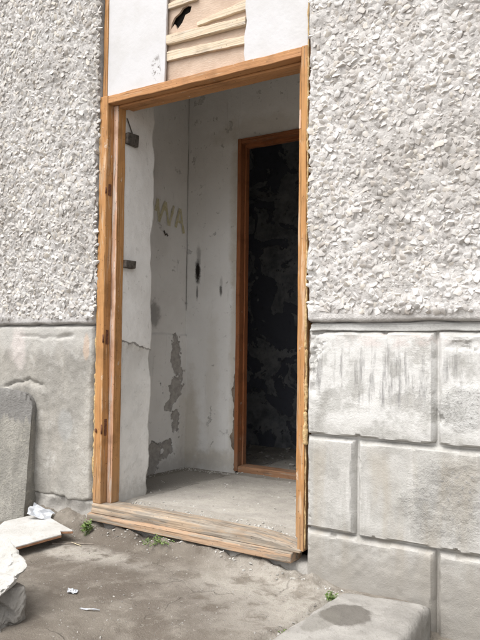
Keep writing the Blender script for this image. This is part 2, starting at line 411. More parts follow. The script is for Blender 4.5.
def _reveal():
    n = N('whitewashed_reveal')
    a = n.noise(4, 5, 0.6); b = n.noise(30, 6, 0.72); f = n.noise(150, 3, 0.7); z = n.comp(2)
    col = n.mix(n.rng(a, 0.35, 0.65), (0.82, 0.815, 0.80), (0.74, 0.73, 0.71))
    line = n.add(n.add(z, n.mul(n.comp(1), 0.18)), n.mul(n.add(n.noise(11, 6, 0.7), -0.5), 0.10))
    below = n.rng(line, 0.905, 0.893)
    strip = n.mul(below, n.rng(line, 0.72, 0.86))
    col = n.mix(n.mul(below, 0.3), col, (0.60, 0.59, 0.56))
    col = n.mix(n.mul(strip, 0.35), col, (0.42, 0.41, 0.39))
    crack = n.mul(n.rng(line, 0.890, 0.897), n.rng(line, 0.908, 0.901))
    col = n.mix(n.mul(crack, 0.8), col, (0.16, 0.15, 0.14))
    fl = n.mul(below, n.rng(n.noise(13, 6, 0.7), 0.46, 0.62))
    col = n.mix(n.mul(fl, 0.8), col, (0.66, 0.655, 0.635))
    scr = n.noise(1.0, 4, 0.7, n.vec((70, 70, 16), (2, 4, 1)))
    col = n.mix(n.rng(scr, 0.62, 0.70, 0, 0.5), col, (0.40, 0.39, 0.37))
    col = n.mix(n.rng(b, 0.60, 0.70, 0, 0.5), col, (0.42, 0.41, 0.385))
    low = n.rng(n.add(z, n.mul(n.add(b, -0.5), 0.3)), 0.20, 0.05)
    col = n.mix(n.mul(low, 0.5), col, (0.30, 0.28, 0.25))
    h = n.add(n.add(n.mul(a, 0.5), n.mul(b, 0.35)), n.mul(n.add(n.mul(below, -0.4), n.mul(fl, 0.12)), 1.0))
    return n.done(col, 0.9, n.bump(n.add(h, n.mul(f, 0.12)), 0.007))
MT['reveal'] = _reveal()
MT['plain_in'] = mat_interior('plain_inner_plaster', (0.82, 0.805, 0.775), (0.74, 0.72, 0.69), [])
def _dark():
    n = N('burnt_peeling_plaster')
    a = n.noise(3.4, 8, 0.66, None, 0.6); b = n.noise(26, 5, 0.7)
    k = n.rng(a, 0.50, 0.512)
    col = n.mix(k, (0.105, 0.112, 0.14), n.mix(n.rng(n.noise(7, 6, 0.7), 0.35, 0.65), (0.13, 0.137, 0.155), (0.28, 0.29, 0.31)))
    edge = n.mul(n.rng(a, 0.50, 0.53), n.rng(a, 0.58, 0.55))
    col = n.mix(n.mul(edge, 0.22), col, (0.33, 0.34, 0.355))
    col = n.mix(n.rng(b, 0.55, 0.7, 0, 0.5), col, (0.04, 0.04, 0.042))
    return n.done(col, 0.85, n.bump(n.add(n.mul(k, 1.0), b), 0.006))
MT['dark'] = _dark()
MT['floor'] = mat_stone('dusty_concrete_floor', (0.33, 0.31, 0.28), (0.41, 0.385, 0.345), (0.27, 0.25, 0.225),
    stain=[((-1.32, 0.75, 0.07), (0.24, 0.60, 1), 0.8, (0.25, 0.235, 0.21)), ((-0.6, 0.12, 0.07), (0.6, 0.05, 1), 0.45, (0.22, 0.20, 0.17)), ((-1.05, 0.62, 0.06), (0.012, 0.5, 1), 0.8, (0.13, 0.12, 0.105)), ((-1.0, 1.08, 0.07), (0.6, 0.07, 1), 0.6, (0.20, 0.185, 0.16)), ((-1.49, 0.8, 0.07), (0.07, 0.5, 1), 0.6, (0.20, 0.185, 0.16))])
MT['ground'] = mat_ground()
MT['slab'] = mat_stone('worn_concrete_slab', (0.25, 0.238, 0.22), (0.35, 0.335, 0.312), (0.19, 0.178, 0.16),
    stain=[((0.350, -0.325, -0.06), (0.080, 0.085, 1), 0.8, (0.10, 0.09, 0.078)), ((0.30, -0.42, -0.06), (0.05, 0.10, 1), 0.5, (0.16, 0.15, 0.13))])
def _stele():
    n = N('lichened_stone')
    a = n.noise(5, 5, 0.6); b = n.noise(30, 5, 0.7); f = n.noise(110, 4, 0.7)
    run = n.noise(1.0, 5, 0.65, n.vec((28, 28, 2.0)))
    col = n.mix(n.rng(a, 0.35, 0.65), (0.25, 0.24, 0.215), (0.35, 0.335, 0.30))
    col = n.mix(n.rng(run, 0.45, 0.65, 0, 0.6), col, (0.21, 0.20, 0.18))
    col = n.mix(n.rng(b, 0.52, 0.68, 0, 0.6), col, (0.42, 0.40, 0.34))
    cap = n.rng(n.add(n.comp(2), n.mul(n.add(run, -0.5), 0.35)), 0.43, 0.47)
    col = n.mix(n.mul(cap, 0.8), col, (0.20, 0.195, 0.19))
    col = n.mix(n.rng(f, 0.5, 0.7, 0, 0.6), col, (0.14, 0.135, 0.12))
    return n.done(col, 0.95, n.bump(n.add(n.mul(b, 0.8), n.mul(f, 0.6)), 0.010))
MT['stele'] = _stele()
MT['rock'] = mat_stone('pale_broken_rock', (0.40, 0.39, 0.365), (0.48, 0.47, 0.45), (0.31, 0.30, 0.275))
MT['shaded_rock'] = mat_stone('rock_underside_shade', (0.17, 0.158, 0.143), (0.25, 0.236, 0.215), (0.13, 0.118, 0.104))  # dark tone stands in for shade under the pale rock
MT['broken'] = mat_stone('broken_plaster_edge', (0.20, 0.155, 0.12), (0.30, 0.25, 0.20), (0.13, 0.10, 0.08))
MT['found'] = mat_stone('crumbling_foundation', (0.26, 0.245, 0.225), (0.36, 0.345, 0.32), (0.20, 0.185, 0.165))
MT['fstone'] = mat_stone('foundation_stone', (0.40, 0.385, 0.355), (0.53, 0.515, 0.485), (0.30, 0.28, 0.25))
MT['tile'] = mat_stone('dirty_white_board', (0.43, 0.42, 0.40), (0.50, 0.49, 0.475), (0.35, 0.32, 0.28))
MT['tile_edge'] = mat_simple('brown_board_edge', (0.22, 0.115, 0.06), (0.36, 0.20, 0.12), 40, 0.85, 0.004)
MT['paper'] = mat_simple('crumpled_paper', (0.40, 0.42, 0.45), (0.52, 0.53, 0.55), 20, 0.5, 0.002, 0.4)
MT['leaf'] = mat_simple('weed_leaf', (0.12, 0.19, 0.055), (0.20, 0.27, 0.09), 60, 0.6, 0.001, 0.3)
MT['drygrass'] = mat_simple('dry_straw', (0.42, 0.36, 0.24), (0.55, 0.48, 0.34), 60, 0.8)
MT['twig'] = mat_simple('grey_twig', (0.20, 0.17, 0.14), (0.32, 0.28, 0.24), 60, 0.9)
MT['corner_seam'] = mat_simple('corner_seam_grey', (0.20, 0.195, 0.185), (0.36, 0.35, 0.335), 50, 0.8)  # grey of the bar that draws the wall-corner seam
MT['paint'] = mat_simple('olive_spray_paint', (0.48, 0.44, 0.24), (0.63, 0.595, 0.46), 60, 0.7, 0.0)
MT['smear'] = mat_stone('cement_smear', (0.33, 0.325, 0.31), (0.41, 0.405, 0.39), (0.25, 0.245, 0.235))

# ------------------------------------------------------------------ object helpers
def link(name, me, parent=None, mat=None, **props):
    o = bpy.data.objects.new(name, me)
    COL.objects.link(o)
    if parent: o.parent = parent
    if mat is not None and me is not None:
        for m in (mat if isinstance(mat, (list, tuple)) else [mat]): me.materials.append(m)
    for k, v in props.items(): o[k] = v
    return o
def empty(name, parent=None, loc=(0, 0, 0), **props):
    o = bpy.data.objects.new(name, None)
    o.empty_display_size = 0.1
    COL.objects.link(o); o.location = loc
    if parent: o.parent = parent
    for k, v in props.items(): o[k] = v
    return o
def mesh(name, V, F, smooth=True):
    me = bpy.data.meshes.new(name)
    me.from_pydata([tuple(v) for v in np.asarray(V, float).tolist()], [], F)
    me.update()
    if smooth: me.polygons.foreach_set('use_smooth', [True]*len(me.polygons))
    return me
def grid(name, U, V, fn, flip=False, smooth=True):
    uu_, vv_ = np.meshgrid(U, V, indexing='ij')
    X, Y, Z = fn(uu_, vv_)
    nu, nv = len(U), len(V)
    idx = np.arange(nu*nv).reshape(nu, nv)
    q = np.stack([idx[:-1, :-1], idx[1:, :-1], idx[1:, 1:], idx[:-1, 1:]], -1).reshape(-1, 4)
    if flip: q = q[:, ::-1]
    P = np.stack([X, Y, Z], -1).reshape(-1, 3)
    return mesh(name, P, q.tolist(), smooth)
def steps(a, b, d): return np.linspace(a, b, max(2, int(round((b-a)/d))+1))
def box_into(bm, x0, x1, y0, y1, z0, z1):
    vs = [bm.verts.new(p) for p in ((x0, y0, z0), (x1, y0, z0), (x1, y1, z0), (x0, y1, z0), (x0, y0, z1), (x1, y0, z1), (x1, y1, z1), (x0, y1, z1))]
    for f in ((3, 2, 1, 0), (4, 5, 6, 7), (0, 1, 5, 4), (1, 2, 6, 5), (2, 3, 7, 6), (3, 0, 4, 7)): bm.faces.new([vs[i] for i in f])
def bm_obj(name, bm, parent, mat, smooth=False, bevel=0.0, seg=2, **props):
    bmesh.ops.recalc_face_normals(bm, faces=bm.faces)
    me = bpy.data.meshes.new(name)
    bm.to_mesh(me); bm.free()
    if smooth: me.polygons.foreach_set('use_smooth', [True]*len(me.polygons))
    o = link(name, me, parent, mat, **props)
    if bevel:
        md = o.modifiers.new('edge', 'BEVEL'); md.width = bevel; md.segments = seg; md.limit_method = 'ANGLE'; md.angle_limit = math.radians(40)
    return o
def prism(name, poly, a0, a1, axis, parent, mat, nseg=40, amp=0.0012, bevel=0.003, seed=0, ends=None, **props):
    """extrude a 2-D profile along an axis (0 = x, 2 = z) with a slightly uneven, hand-planed surface"""
    bm = bmesh.new()
    rings = []
    rs = np.random.default_rng(seed+100)
    ph = rs.random((len(poly), 2))*50
    for k in range(nseg+1):
        t = a0+(a1-a0)*k/nseg
        ring = []
        for j, (p, q) in enumerate(poly):
            dp = amp*2*float(fbm(np.array(t*9+ph[j, 0]), np.array(ph[j, 1]), 3, seed))
            dq = amp*2*float(fbm(np.array(t*9+ph[j, 1]), np.array(ph[j, 0]), 3, seed+5))
            tt = t
            if ends and k in (0, nseg): tt += ends*(rs.random()-0.5)
            ring.append(bm.verts.new((p+dp, q+dq, tt) if axis == 2 else (tt, p+dp, q+dq)))
        rings.append(ring)
    n = len(poly)
    for k in range(nseg):
        for j in range(n): bm.faces.new((rings[k][j], rings[k][(j+1) % n], rings[k+1][(j+1) % n], rings[k+1][j]))
    bm.faces.new(rings[0][::-1]); bm.faces.new(rings[-1])
    return bm_obj(name, bm, parent, mat, False, bevel, 2, **props)

def hull_proto(npts, seed, flat=0.55):
    rs = np.random.default_rng(seed)
    p = rs.normal(size=(npts, 3)); p /= np.linalg.norm(p, axis=1)[:, None]
    p *= (0.88+0.2*rs.random((npts, 1)))
    p[:, 2] *= flat
    p[:, 1] *= 0.84
    return hull_of(p)
def hull_of(p):
    bm = bmesh.new()
    for q in p: bm.verts.new(q)
    r = bmesh.ops.convex_hull(bm, input=bm.verts)
    bmesh.ops.delete(bm, geom=[v for v in bm.verts if not v.link_faces], context='VERTS')
    bmesh.ops.recalc_face_normals(bm, faces=bm.faces)
    bm.verts.index_update()
    V = np.array([v.co[:] for v in bm.verts]); F = [[v.index for v in f.verts] for f in bm.faces]
    bm.free()
    return V, F
PROTO = [hull_proto(15, s, 0.42) for s in range(18)]
def rot_mats(e):
    cx, cy, cz = np.cos(e).T; sx, sy, sz = np.sin(e).T
    R = np.empty((len(e), 3, 3))
    R[:, 0, 0] = cy*cz; R[:, 0, 1] = sx*sy*cz-cx*sz; R[:, 0, 2] = cx*sy*cz+sx*sz
    R[:, 1, 0] = cy*sz; R[:, 1, 1] = sx*sy*sz+cx*cz; R[:, 1, 2] = cx*sy*sz-sx*cz
    R[:, 2, 0] = -sy; R[:, 2, 1] = cy*sx; R[:, 2, 2] = cx*cy
    return R
def scatter_mesh(name, P, E, S):
    """many convex chips as one mesh; P places, E euler angles, S half sizes"""
    R = rot_mats(E)
    which = rng.integers(0, len(PROTO), len(P))
    VV, FF, off = [], [], 0
    for k, (V, F) in enumerate(PROTO):
        ids = np.nonzero(which == k)[0]
        if not len(ids): continue
        W = np.einsum('nij,nvj->nvi', R[ids], V[None]*S[ids][:, None, :]) + P[ids][:, None, :]
        VV.append(W.reshape(-1, 3))
        Fa = np.array(F)
        G = (Fa[None] + (off+np.arange(len(ids))*len(V))[:, None, None]).reshape(-1, Fa.shape[1])
        FF.extend(G.tolist()); off += len(ids)*len(V)
    return mesh(name, np.concatenate(VV), FF, False)
def rough_rock(name, r, seed, amp=0.25, sub=4, cuts=5, freq=2.0, h0=0.55):
    bm = bmesh.new()
    bmesh.ops.create_icosphere(bm, subdivisions=sub, radius=1.0)
    rs = np.random.default_rng(seed)
    co = np.array([v.co[:] for v in bm.verts])
    for c in range(cuts):
        d = rs.normal(size=3); d /= np.linalg.norm(d); h = h0+0.3*rs.random()
        t = co@d
        co = co - np.outer(np.maximum(t-h, 0), d)*0.92
    nz = fbm(co[:, 0]*freq+co[:, 2]*1.3*freq+seed, co[:, 1]*freq-co[:, 2]*0.7*freq, 5, seed)
    co = co*(1+amp*nz)[:, None]*np.array(r)
    for v, c in zip(bm.verts, co): v.co = c
    bmesh.ops.recalc_face_normals(bm, faces=bm.faces)
    me = bpy.data.meshes.new(name); bm.to_mesh(me); bm.free()
    me.polygons.foreach_set('use_smooth', [True]*len(me.polygons))
    return me

def chunk(name, r, seed, npts=14, lev=5, amp=0.04, flat=1.0, pts=None):
    """a broken lump: planar facets, worn arrises, gritty skin"""
    V, F = hull_of(np.array(pts)/np.array(r)) if pts is not None else hull_proto(npts, seed, flat)
    bm = bmesh.new(); vs = [bm.verts.new(v) for v in V]
    for f in F: bm.faces.new([vs[k] for k in f])
    for _ in range(lev): bmesh.ops.subdivide_edges(bm, edges=bm.edges[:], cuts=1, use_grid_fill=True)
    for _ in range(2): bmesh.ops.smooth_vert(bm, verts=bm.verts, factor=0.5, use_axis_x=True, use_axis_y=True, use_axis_z=True)
    co = np.array([v.co[:] for v in bm.verts])
    nz = fbm(co[:, 0]*2.2+co[:, 2]*1.9+seed, co[:, 1]*2.2-co[:, 2]*1.3, 6, seed, 0.62)
    ch = sst(0.12, 0.28, fbm(co[:, 0]*3+co[:, 2]*2.5, co[:, 1]*3+co[:, 2]*2+seed, 4, seed+9))
    co = co*(1+amp*nz*2-amp*1.6*ch)[:, None]*np.array(r)
    for v, c in zip(bm.verts, co): v.co = c
    bmesh.ops.recalc_face_normals(bm, faces=bm.faces)
    me = bpy.data.meshes.new(name); bm.to_mesh(me); bm.free()
    me.polygons.foreach_set('use_smooth', [True]*len(me.polygons))
    me.set_sharp_from_angle(angle=math.radians(32))
    return me

# ================================================================== THE SETTING: ground and floor
def gz(x, y):
    z = -0.088 + 0.018*fbm(x*1.5, y*1.5, 3, 3) + 0.010*fbm(x*7, y*7, 4, 9) + 0.004*fbm(x*34, y*34, 2, 13)
    z = z - 0.105*sst(0.46, 0.58, x)*sst(-1.4, -0.6, y)
    z = z + 0.060*sst(-0.15, -0.055, y + 0.06*fbm(x*6, y*6, 3, 15))*sst(0.2, 0.0, x)*sst(0.05, 0.02, y)*(0.75+0.9*fbm(x*11, y*14, 4, 17)) + 0.03*sst(-0.10, -0.02, y)*sst(-1.15, -1.4, x)
    # broken rim where the packed dirt meets the slab
    z = z - 0.018*np.exp(-((x-0.205+0.03*vn(y*9, y*0+3, 4))/0.014)**2)*sst(-1.2, -0.9, y)*sst(-0.08, -0.15, y)
    far = np.hypot(x, y)
    return z*1.0 + 0.25*sst(6, 40, far)*fbm(x*0.1, y*0.1, 3, 21)
def grow(a, lim, s, k=1.35):
    o = []; d = s
    while abs(a) < lim:
        a += d; o.append(a); d *= k
    return o
gx = np.array(sorted(grow(-2.3, 60, -0.03)) + list(steps(-2.3, 1.5, 0.0115)) + grow(1.5, 60, 0.03))
gy = np.array(sorted(grow(-1.7, 60, -0.03)) + list(steps(-1.7, 0.03, 0.0115)) + grow(0.03, 60, 0.05))
g = link('ground', grid('ground', gx, gy, lambda x, y: (x, y, gz(x, y))), None, MT['ground'], kind='structure')

def fz(x, y):
    z = 0.070 + 0.012*fbm(x*1.3, y*1.3, 2, 41) + 0.004*fbm(x*9, y*9, 4, 43) + 0.003*fbm(x*40, y*40, 2, 44)
    z = z - 0.016*sst(-0.6, 0.1, x)*sst(0.5, 0.0, y)
    kk = sst(0.16, 0.095, y)
    zt = 0.052-0.006*np.maximum(0, (x+0.6)/0.6)-0.026*np.maximum(0, (x+0.25)/0.25)**1.5
    z = z*(1-kk) + kk*(zt + 0.006*fbm(x*20, y*20, 3, 47))
    return z - 0.016*sst(-1.045+0.012*vn(y*14, y*0, 5), -1.062+0.012*vn(y*14, y*0, 5), x)
fx_ = steps(-1.95, 0.7, 0.018); fy_ = steps(0.06, 2.45, 0.018)
link('floor', grid('floor', fx_, fy_, lambda x, y: (x, y, fz(x, y))), None, MT['floor'], kind='structure')

# ================================================================== THE BUILDING
B = empty('building', label='old building with pebbledash walls, grey concrete plinth and doorless entrance', category='building')

# ---- structural shell behind the finishes
XL, XR, ZT = -3.5, 2.6, 3.3
bm = bmesh.new(); box_into(bm, XL, -1.215, 0.03, 0.33, -0.4, ZT)
bm_obj('wall_core', bm, B, MT['plain_in'])
bm = bmesh.new(); box_into(bm, 0.035, XR, 0.03, 0.33, -0.4, ZT)
bm_obj('wall_core', bm, B, MT['plain_in'])
bm = bmesh.new(); box_into(bm, -1.2148, 0.0348, 0.06, 0.33, 2.36, ZT)
bm_obj('lintel', bm, B, MT['plain_in'])
bm = bmesh.new(); box_into(bm, XL, XR, 0.0, 3.4, ZT+0.002, ZT+0.2)
bm_obj('roof_slab', bm, B, MT['smear'])

# ---- pebbledash
def roughcast(name, x0, x1, mort, chipm, seed, edge_side, view, dens, smin, smax, label):
    z0, z1 = 0.968, ZT-0.01
    U = steps(x0, x1, 0.0105); V = steps(z0, z1, 0.0105)
    def surf(x, z):
        y = -0.024 - 0.014*fbm(x*24, z*24, 3, seed) - 0.012*fbm(x*5, z*5, 2, seed+3)
        return y
    def fn(x, z):
        y = surf(x, z)
        band = sst(1.012, 0.996, z + 0.012*fbm(x*9, z*0+2, 3, seed+4))
        y = y*(1-band) + band*(-0.021 - 0.004*fbm(x*20, z*20, 2, seed+8))
        # drip edge at the bottom, rounded arris at the door
        y = y + 0.055*sst(z0+0.012, z0, z)
        xe = x1 if edge_side > 0 else x0
        d = np.abs(x-xe)
        ke = sst(0.012, 0.003, d)
        y = y*(1-ke) + ke*(-0.0155 + 0.006*vn(z*30, z*0, seed+6)) + 0.03*sst(0.004, 0.0, d)
        xx = x + 0.010*vn(z*14, z*0+7, seed+2)*sst(0.05, 0.0, d) + 0.006*vn(z*50, z*0+7, seed+9)*sst(0.03, 0.0, d)
        zz = z + 0.010*fbm(x*11, z*0+5, 3, seed+5)*sst(z0+0.03, z0, z)
        return xx, y, zz
    w = link(name, grid(name, U, V, fn), B, MT[mort], label=label)
    # stone chips thrown into the wet mortar
    A = (x1-x0)*(z1-z0-0.035)
    n = int(A*dens*3.0)
    ma, mb = (0.011, -0.005) if edge_side > 0 else (0.010, 0.011)
    xs = x0+ma+(x1-x0-ma-mb)*rng.random(n); zs = z0+0.038+(z1-z0-0.045)*rng.random(n)
    
    keepc = rng.random(n) < np.clip(0.85+1.3*fbm(xs*3.2, zs*3.2, 3, seed+20), 0.25, 1.0)
    xs, zs = xs[keepc], zs[keepc]; n = len(xs)
    size = smin+(smax-smin)*rng.random(n)**1.5
    if edge_side < 0: xs = np.maximum(xs, x0+0.9*size)
    order = np.argsort(-size)
    cell = 0.03; occ = {}; keep = []
    for i in order:
        cx, cz = int(xs[i]/cell), int(zs[i]/cell); ok = True
        for a in (-1, 0, 1):
            for b in (-1, 0, 1):
                for j in occ.get((cx+a, cz+b), ()):
                    if (xs[i]-xs[j])**2+(zs[i]-zs[j])**2 < (0.46*(size[i]+size[j]))**2: ok = False; break
                if not ok: break
            if not ok: break
        if ok:
            occ.setdefault((cx, cz), []).append(i); keep.append(i)
        if len(keep) >= A*dens: break
    keep = np.array(keep)
    xs, zs, size = xs[keep], zs[keep], size[keep]
    m = len(keep)
    S = np.stack([size*(0.8+0.4*rng.random(m)), size*(0.75+0.4*rng.random(m)), size*(0.75+0.5*rng.random(m))], 1)
    E = np.stack([math.pi/2+rng.normal(0, 0.5, m), rng.random(m)*6.283, rng.normal(0, 0.5, m)], 1)
    # proto's flat axis is z: turn it to face out of the wall after a random spin
    R = rot_mats(np.stack([np.zeros(m), np.zeros(m), rng.random(m)*6.283], 1))
    T = rot_mats(np.stack([math.pi/2+rng.normal(0.20, 0.30, m), rng.normal(0, 0.30, m), np.zeros(m)], 1))
    P = np.stack([xs, surf(xs, zs)+0.09*size, zs], 1)
    RR = T@R
    # the chips that show largest become pebbles of their own
    inview = (xs > view[0]) & (xs < view[1]) & (zs > view[2]) & (zs < view[3])
    score = np.where(inview, size, 0)
    big = np.argsort(-score)[:150]
    mask = np.ones(m, bool); mask[big] = False
    which = rng.integers(0, len(PROTO), m)
    VV, FF, off = [], [], 0
    for k, (V_, F_) in enumerate(PROTO):
        ids = np.nonzero((which == k) & mask)[0]
        W = np.einsum('nij,nvj->nvi', RR[ids], V_[None]*S[ids][:, None, :]) + P[ids][:, None, :]
        VV.append(W.reshape(-1, 3)); Fa = np.array(F_)
        FF.extend((Fa[None]+(off+np.arange(len(ids))*len(V_))[:, None, None]).reshape(-1, Fa.shape[1]).tolist()); off += len(ids)*len(V_)
    pm = mesh('pebbles', np.concatenate(VV), FF, True); pm.set_sharp_from_angle(angle=math.radians(38))
    link('pebbles', pm, w, MT[chipm], kind='stuff')
    protos = {}
    for i in big:
        k = int(which[i])
        if k not in protos:
            protos[k] = mesh('pebble', PROTO[k][0], PROTO[k][1], True); protos[k].set_sharp_from_angle(angle=math.radians(38)); protos[k].materials.append(MT[chipm])
        o = link('pebble', protos[k], w)
        mm = Matrix(RR[i].tolist()).to_4x4() @ Matrix.Diagonal(Vector((*S[i].tolist(), 1)))
        mm.translation = Vector(P[i].tolist())
        o.matrix_local = mm
    return w
roughcast('roughcast_wall', XL, -1.207, 'mortar_l', 'chip_l', 50, 1, (-2.05, -1.24, 1.0, 2.85), 3900, 0.0065, 0.0215,
          'grimy grey pebbledash beside the scraped hinge jamb')
roughcast('roughcast_wall', 0.0205, XR, 'mortar_r', 'chip_r', 80, -1, (0.05, 0.72, 1.02, 2.15), 4300, 0.0060, 0.0205,
          'pale pebbledash of coarse white stone chips')

# ---- rusticated plinth beside the narrow jamb
P_R = empty('plinth', B, label='plinth of chamfered concrete blocks with grooved joints')
bm = bmesh.new(); box_into(bm, 0.036, XR, 0.0075, 0.0296, -0.4, 0.9672)
bm_obj('backing', bm, P_R, MT['plinth'])
def block(x0, x1, z0, z1, seed, rough=0.0, open_left=False, chips=()):
    U = steps(x0, x1, 0.0062); V = steps(z0, z1, 0.0062)
    def fn(x, z):
        wob = 0.006
        dl = x-x0+wob*fbm(z*16, z*0+seed, 3, seed) ; dr = x1-x+wob*fbm(z*16, z*0+seed+3, 3, seed+1)
        db = z-z0+wob*fbm(x*14, x*0+seed, 3, seed+2); dt = z1-z+wob*fbm(x*14, x*0+seed+5, 3, seed+3)
        if open_left: dl = dl+0.02
        chp = lambda p, q: 0.045*np.maximum(0, fbm(p*19, q*19, 4, seed+21)-0.34)
        dl = dl-chp(x, z); dr = dr-chp(x+5, z); db = db-chp(x, z+7); dt = dt-chp(x+3, z+2)
        dv = np.minimum(dl, dr); 
        kv = np.clip(dv/0.019, 0, 1); kb = np.clip(db/0.008, 0, 1); kt = np.clip(dt/0.019, 0, 1)
        k = np.minimum(np.minimum(kv, kb), kt)
        y = 0.006-0.026*k - k*(0.0028*fbm(x*4, z*4, 2, seed+7) + 0.0014*fbm(x*30, z*30, 3, seed+9)*(1+rough))
        for cx, cz, rx, rz, dep in chips:
            q = np.hypot((x-cx)/rx, (z-cz)/rz) + 0.9*fbm(x*22, z*22, 4, seed+11)
            y = y + dep*sst(1.05, 0.75, q)*(0.8+1.2*fbm(x*55, z*55, 3, seed+12))
        eps = 1e-6
        edge = (x <= x0+eps) | (x >= x1-eps) | (z <= z0+eps) | (z >= z1-eps)
        y = np.where(edge, 0.012, y)
        return x, y, z
    me = grid('block', U, V, fn)
    me.set_sharp_from_angle(angle=math.radians(26))
    return link('block', me, P_R, MT['plinth'])
x1j, x2j = 0.5706, 0.2485
rows = [(0.509, 0.938, [0.0205, x1j, 1.145, 1.72, 2.20, XR]), (0.126, 0.5055, [0.0205, x2j, 0.858, 1.43, 2.01, XR]), (-0.34, 0.1225, [0.0205, x1j, 1.145, 1.72, 2.20, XR])]
for ri, (z0, z1, xs) in enumerate(rows):
    for i in range(len(xs)-1):
        ch = []
        if ri == 1 and i == 1: ch = [(0.63, 0.31, 0.13, 0.10, 0.003)]
        if ri == 1 and i == 0: ch = [(0.075, 0.30, 0.03, 0.15, 0.002)]
        if ri == 0 and i == 0: ch = [(0.05, 0.90, 0.045, 0.09, 0.012), (0.055, 0.75, 0.02, 0.10, 0.008)]
        if ri == 0 and i == 1: ch = [(0.68, 0.88, 0.06, 0.025, 0.007)]
        if ri == 2: ch = [(xs[i]+0.25, 0.05, 0.2, 0.05, 0.0015)]
        block(xs[i]+0.0015, xs[i+1]-0.0015, z0, z1, 200+ri*40+i*3, 1.2 if ri == 2 else 0.3, False, ch)
def band_fn(x, z):
    t = (z-0.934)/(0.966-0.934)
    y = -0.004 - 0.006*fbm(x*9, z*30, 3, 300) - 0.008*sst(0.6, 0.0, t)
    y = np.where((z > 0.9655) | (z < 0.9345), 0.012, y)
    return x, y, z + 0.004*fbm(x*13, x*0, 3, 301)
link('top_course', grid('top_course', steps(0.036, XR, 0.012), np.array([0.934, 0.936, 0.941, 0.948, 0.955, 0.962, 0.966]), band_fn), P_R, MT['smear'])

# ---- rendered plinth on the other side
P_L = empty('plinth', B, label='patched grey cement plinth with a cracked face and broken foot')
def pl_fn(x, z):
    y = -0.014 - 0.010*fbm(x*2.2, z*2.2, 3, 400) - 0.005*fbm(x*11, z*11, 4, 402) - 0.003*fbm(x*40, z*40, 3, 404)
    # the crack running off the top of the leaning stone
    cz = 0.665 - 0.35*(x+1.70)**2*3 + 0.03*fbm(x*14, x*0, 3, 405)
    y = y + 0.020*np.exp(-((z-cz)/0.006)**2)*sst(-1.95, -1.88, x)*sst(-1.56, -1.63, x)
    y = y - 0.010*sst(cz, cz-0.03, z)*sst(-2.0, -1.9, x)*sst(-1.50, -1.62, x)
    cz2 = 0.905 + 0.03*fbm(x*12, x*0+4, 3, 406)
    y = y + 0.010*np.exp(-((z-cz2)/0.006)**2)*sst(-1.85, -1.75, x)*sst(-1.35, -1.5, x)
    y = y + 0.016*np.exp(-(((z-0.918-0.03*fbm(x*6, x*0, 2, 407))/0.008)**2+((x+1.42)/0.055)**4))
    # hollow beside the leaning stone, lost skin near the ground
    y = y + 0.012*sst(-1.50, -1.58, x)*sst(0.62, 0.5, z)
    foot = 0.050 + 0.055*fbm(x*7, x*0+2, 4, 410)
    y = y + 0.055*sst(foot+0.006, foot-0.012, z)
    y = y + 0.03*sst(0.955, 0.967, z)
    e = sst(-1.228, -1.209, x + 0.010*fbm(z*12, z*0, 4, 411))
    y = y + 0.05*e
    return x, y, z
link('render_face', grid('render_face', steps(XL, -1.209, 0.0095), steps(-0.03, 0.967, 0.0095), pl_fn), P_L, MT['plinth_l'])
def fo_fn(x, z):
    y = -0.012 - 0.030*fbm(x*5, z*6, 4, 420) - 0.014*fbm(x*19, z*19, 4, 421) - 0.05*sst(0.02, -0.12, z)
    y = y + 0.05*sst(0.06, 0.08, z)
    return x, y, z
F_L = link('foundation', grid('foundation', steps(XL, -1.20, 0.011), steps(-0.25, 0.08, 0.011), fo_fn), B, MT['found'])
def fo2(x, z):
    y = 0.0 - 0.034*fbm(x*6, z*7, 4, 430) - 0.018*fbm(x*21, z*21, 4, 431) - 0.03*sst(-0.02, -0.12, z)
    y = y + 0.06*sst(-0.028, -0.020, z)
    return x, y, z
F_M = link('foundation', grid('foundation', steps(-1.21, 0.05, 0.011), steps(-0.25, -0.018, 0.011), fo2), B, MT['found'])
srs = random.Random(5)
xk = -1.19
for i in range(9):
    r = srs.choice((0.02, 0.026, 0.034, 0.044, 0.055))
    xk += r*srs.uniform(0.9, 1.5)
    if xk > -0.12: break
    o = link('stone', chunk('stone', (r*srs.uniform(1.0, 1.6), r*0.85, r*srs.uniform(0.55, 0.85)), 600+i, 13, 3, 0.09), F_M, MT['fstone'] if i % 3 else MT['found'])
    o.location = (xk, -0.028-0.4*r+srs.uniform(-0.008, 0.004), -0.070+srs.uniform(-0.012, 0.006)); o.rotation_euler = (srs.uniform(-0.4, 0.4), srs.uniform(-0.4, 0.4), srs.uniform(-0.5, 0.5))
    xk += r*srs.uniform(0.5, 1.2)

# ================================================================== door frame (part of the building)
DF = empty('door_frame', B, label='orange varnished wooden frame of the entrance, without its door')
ZS = 0.03
prism('jamb', [(-1.200, -0.014), (-1.147, -0.014), (-1.147, 0.028), (-1.1475, 0.088), (-1.200, 0.088)], ZS+0.03, 2.152, 2, DF, MT['wood_v'], 60, 0.0016, 0.004, 1)
prism('door_stop', [(-1.1465, 0.030), (-1.112, 0.030), (-1.112, 0.0865), (-1.1465, 0.0865)], ZS+0.031, 2.108, 2, DF, [MT['wood_v'], MT['wood_pale']], 60, 0.0014, 0.004, 2)
prism('jamb', [(-0.016, -0.014), (0.013, -0.014), (0.013, 0.088), (-0.016, 0.088)], 0.020, 2.152, 2, DF, MT['wood_v'], 60, 0.0016, 0.003, 3)
prism('door_stop', [(-0.048, 0.030), (-0.0165, 0.030), (-0.0165, 0.0865), (-0.048, 0.0865)], 0.06, 2.108, 2, DF, MT['wood_v'], 60, 0.001, 0.003, 4)
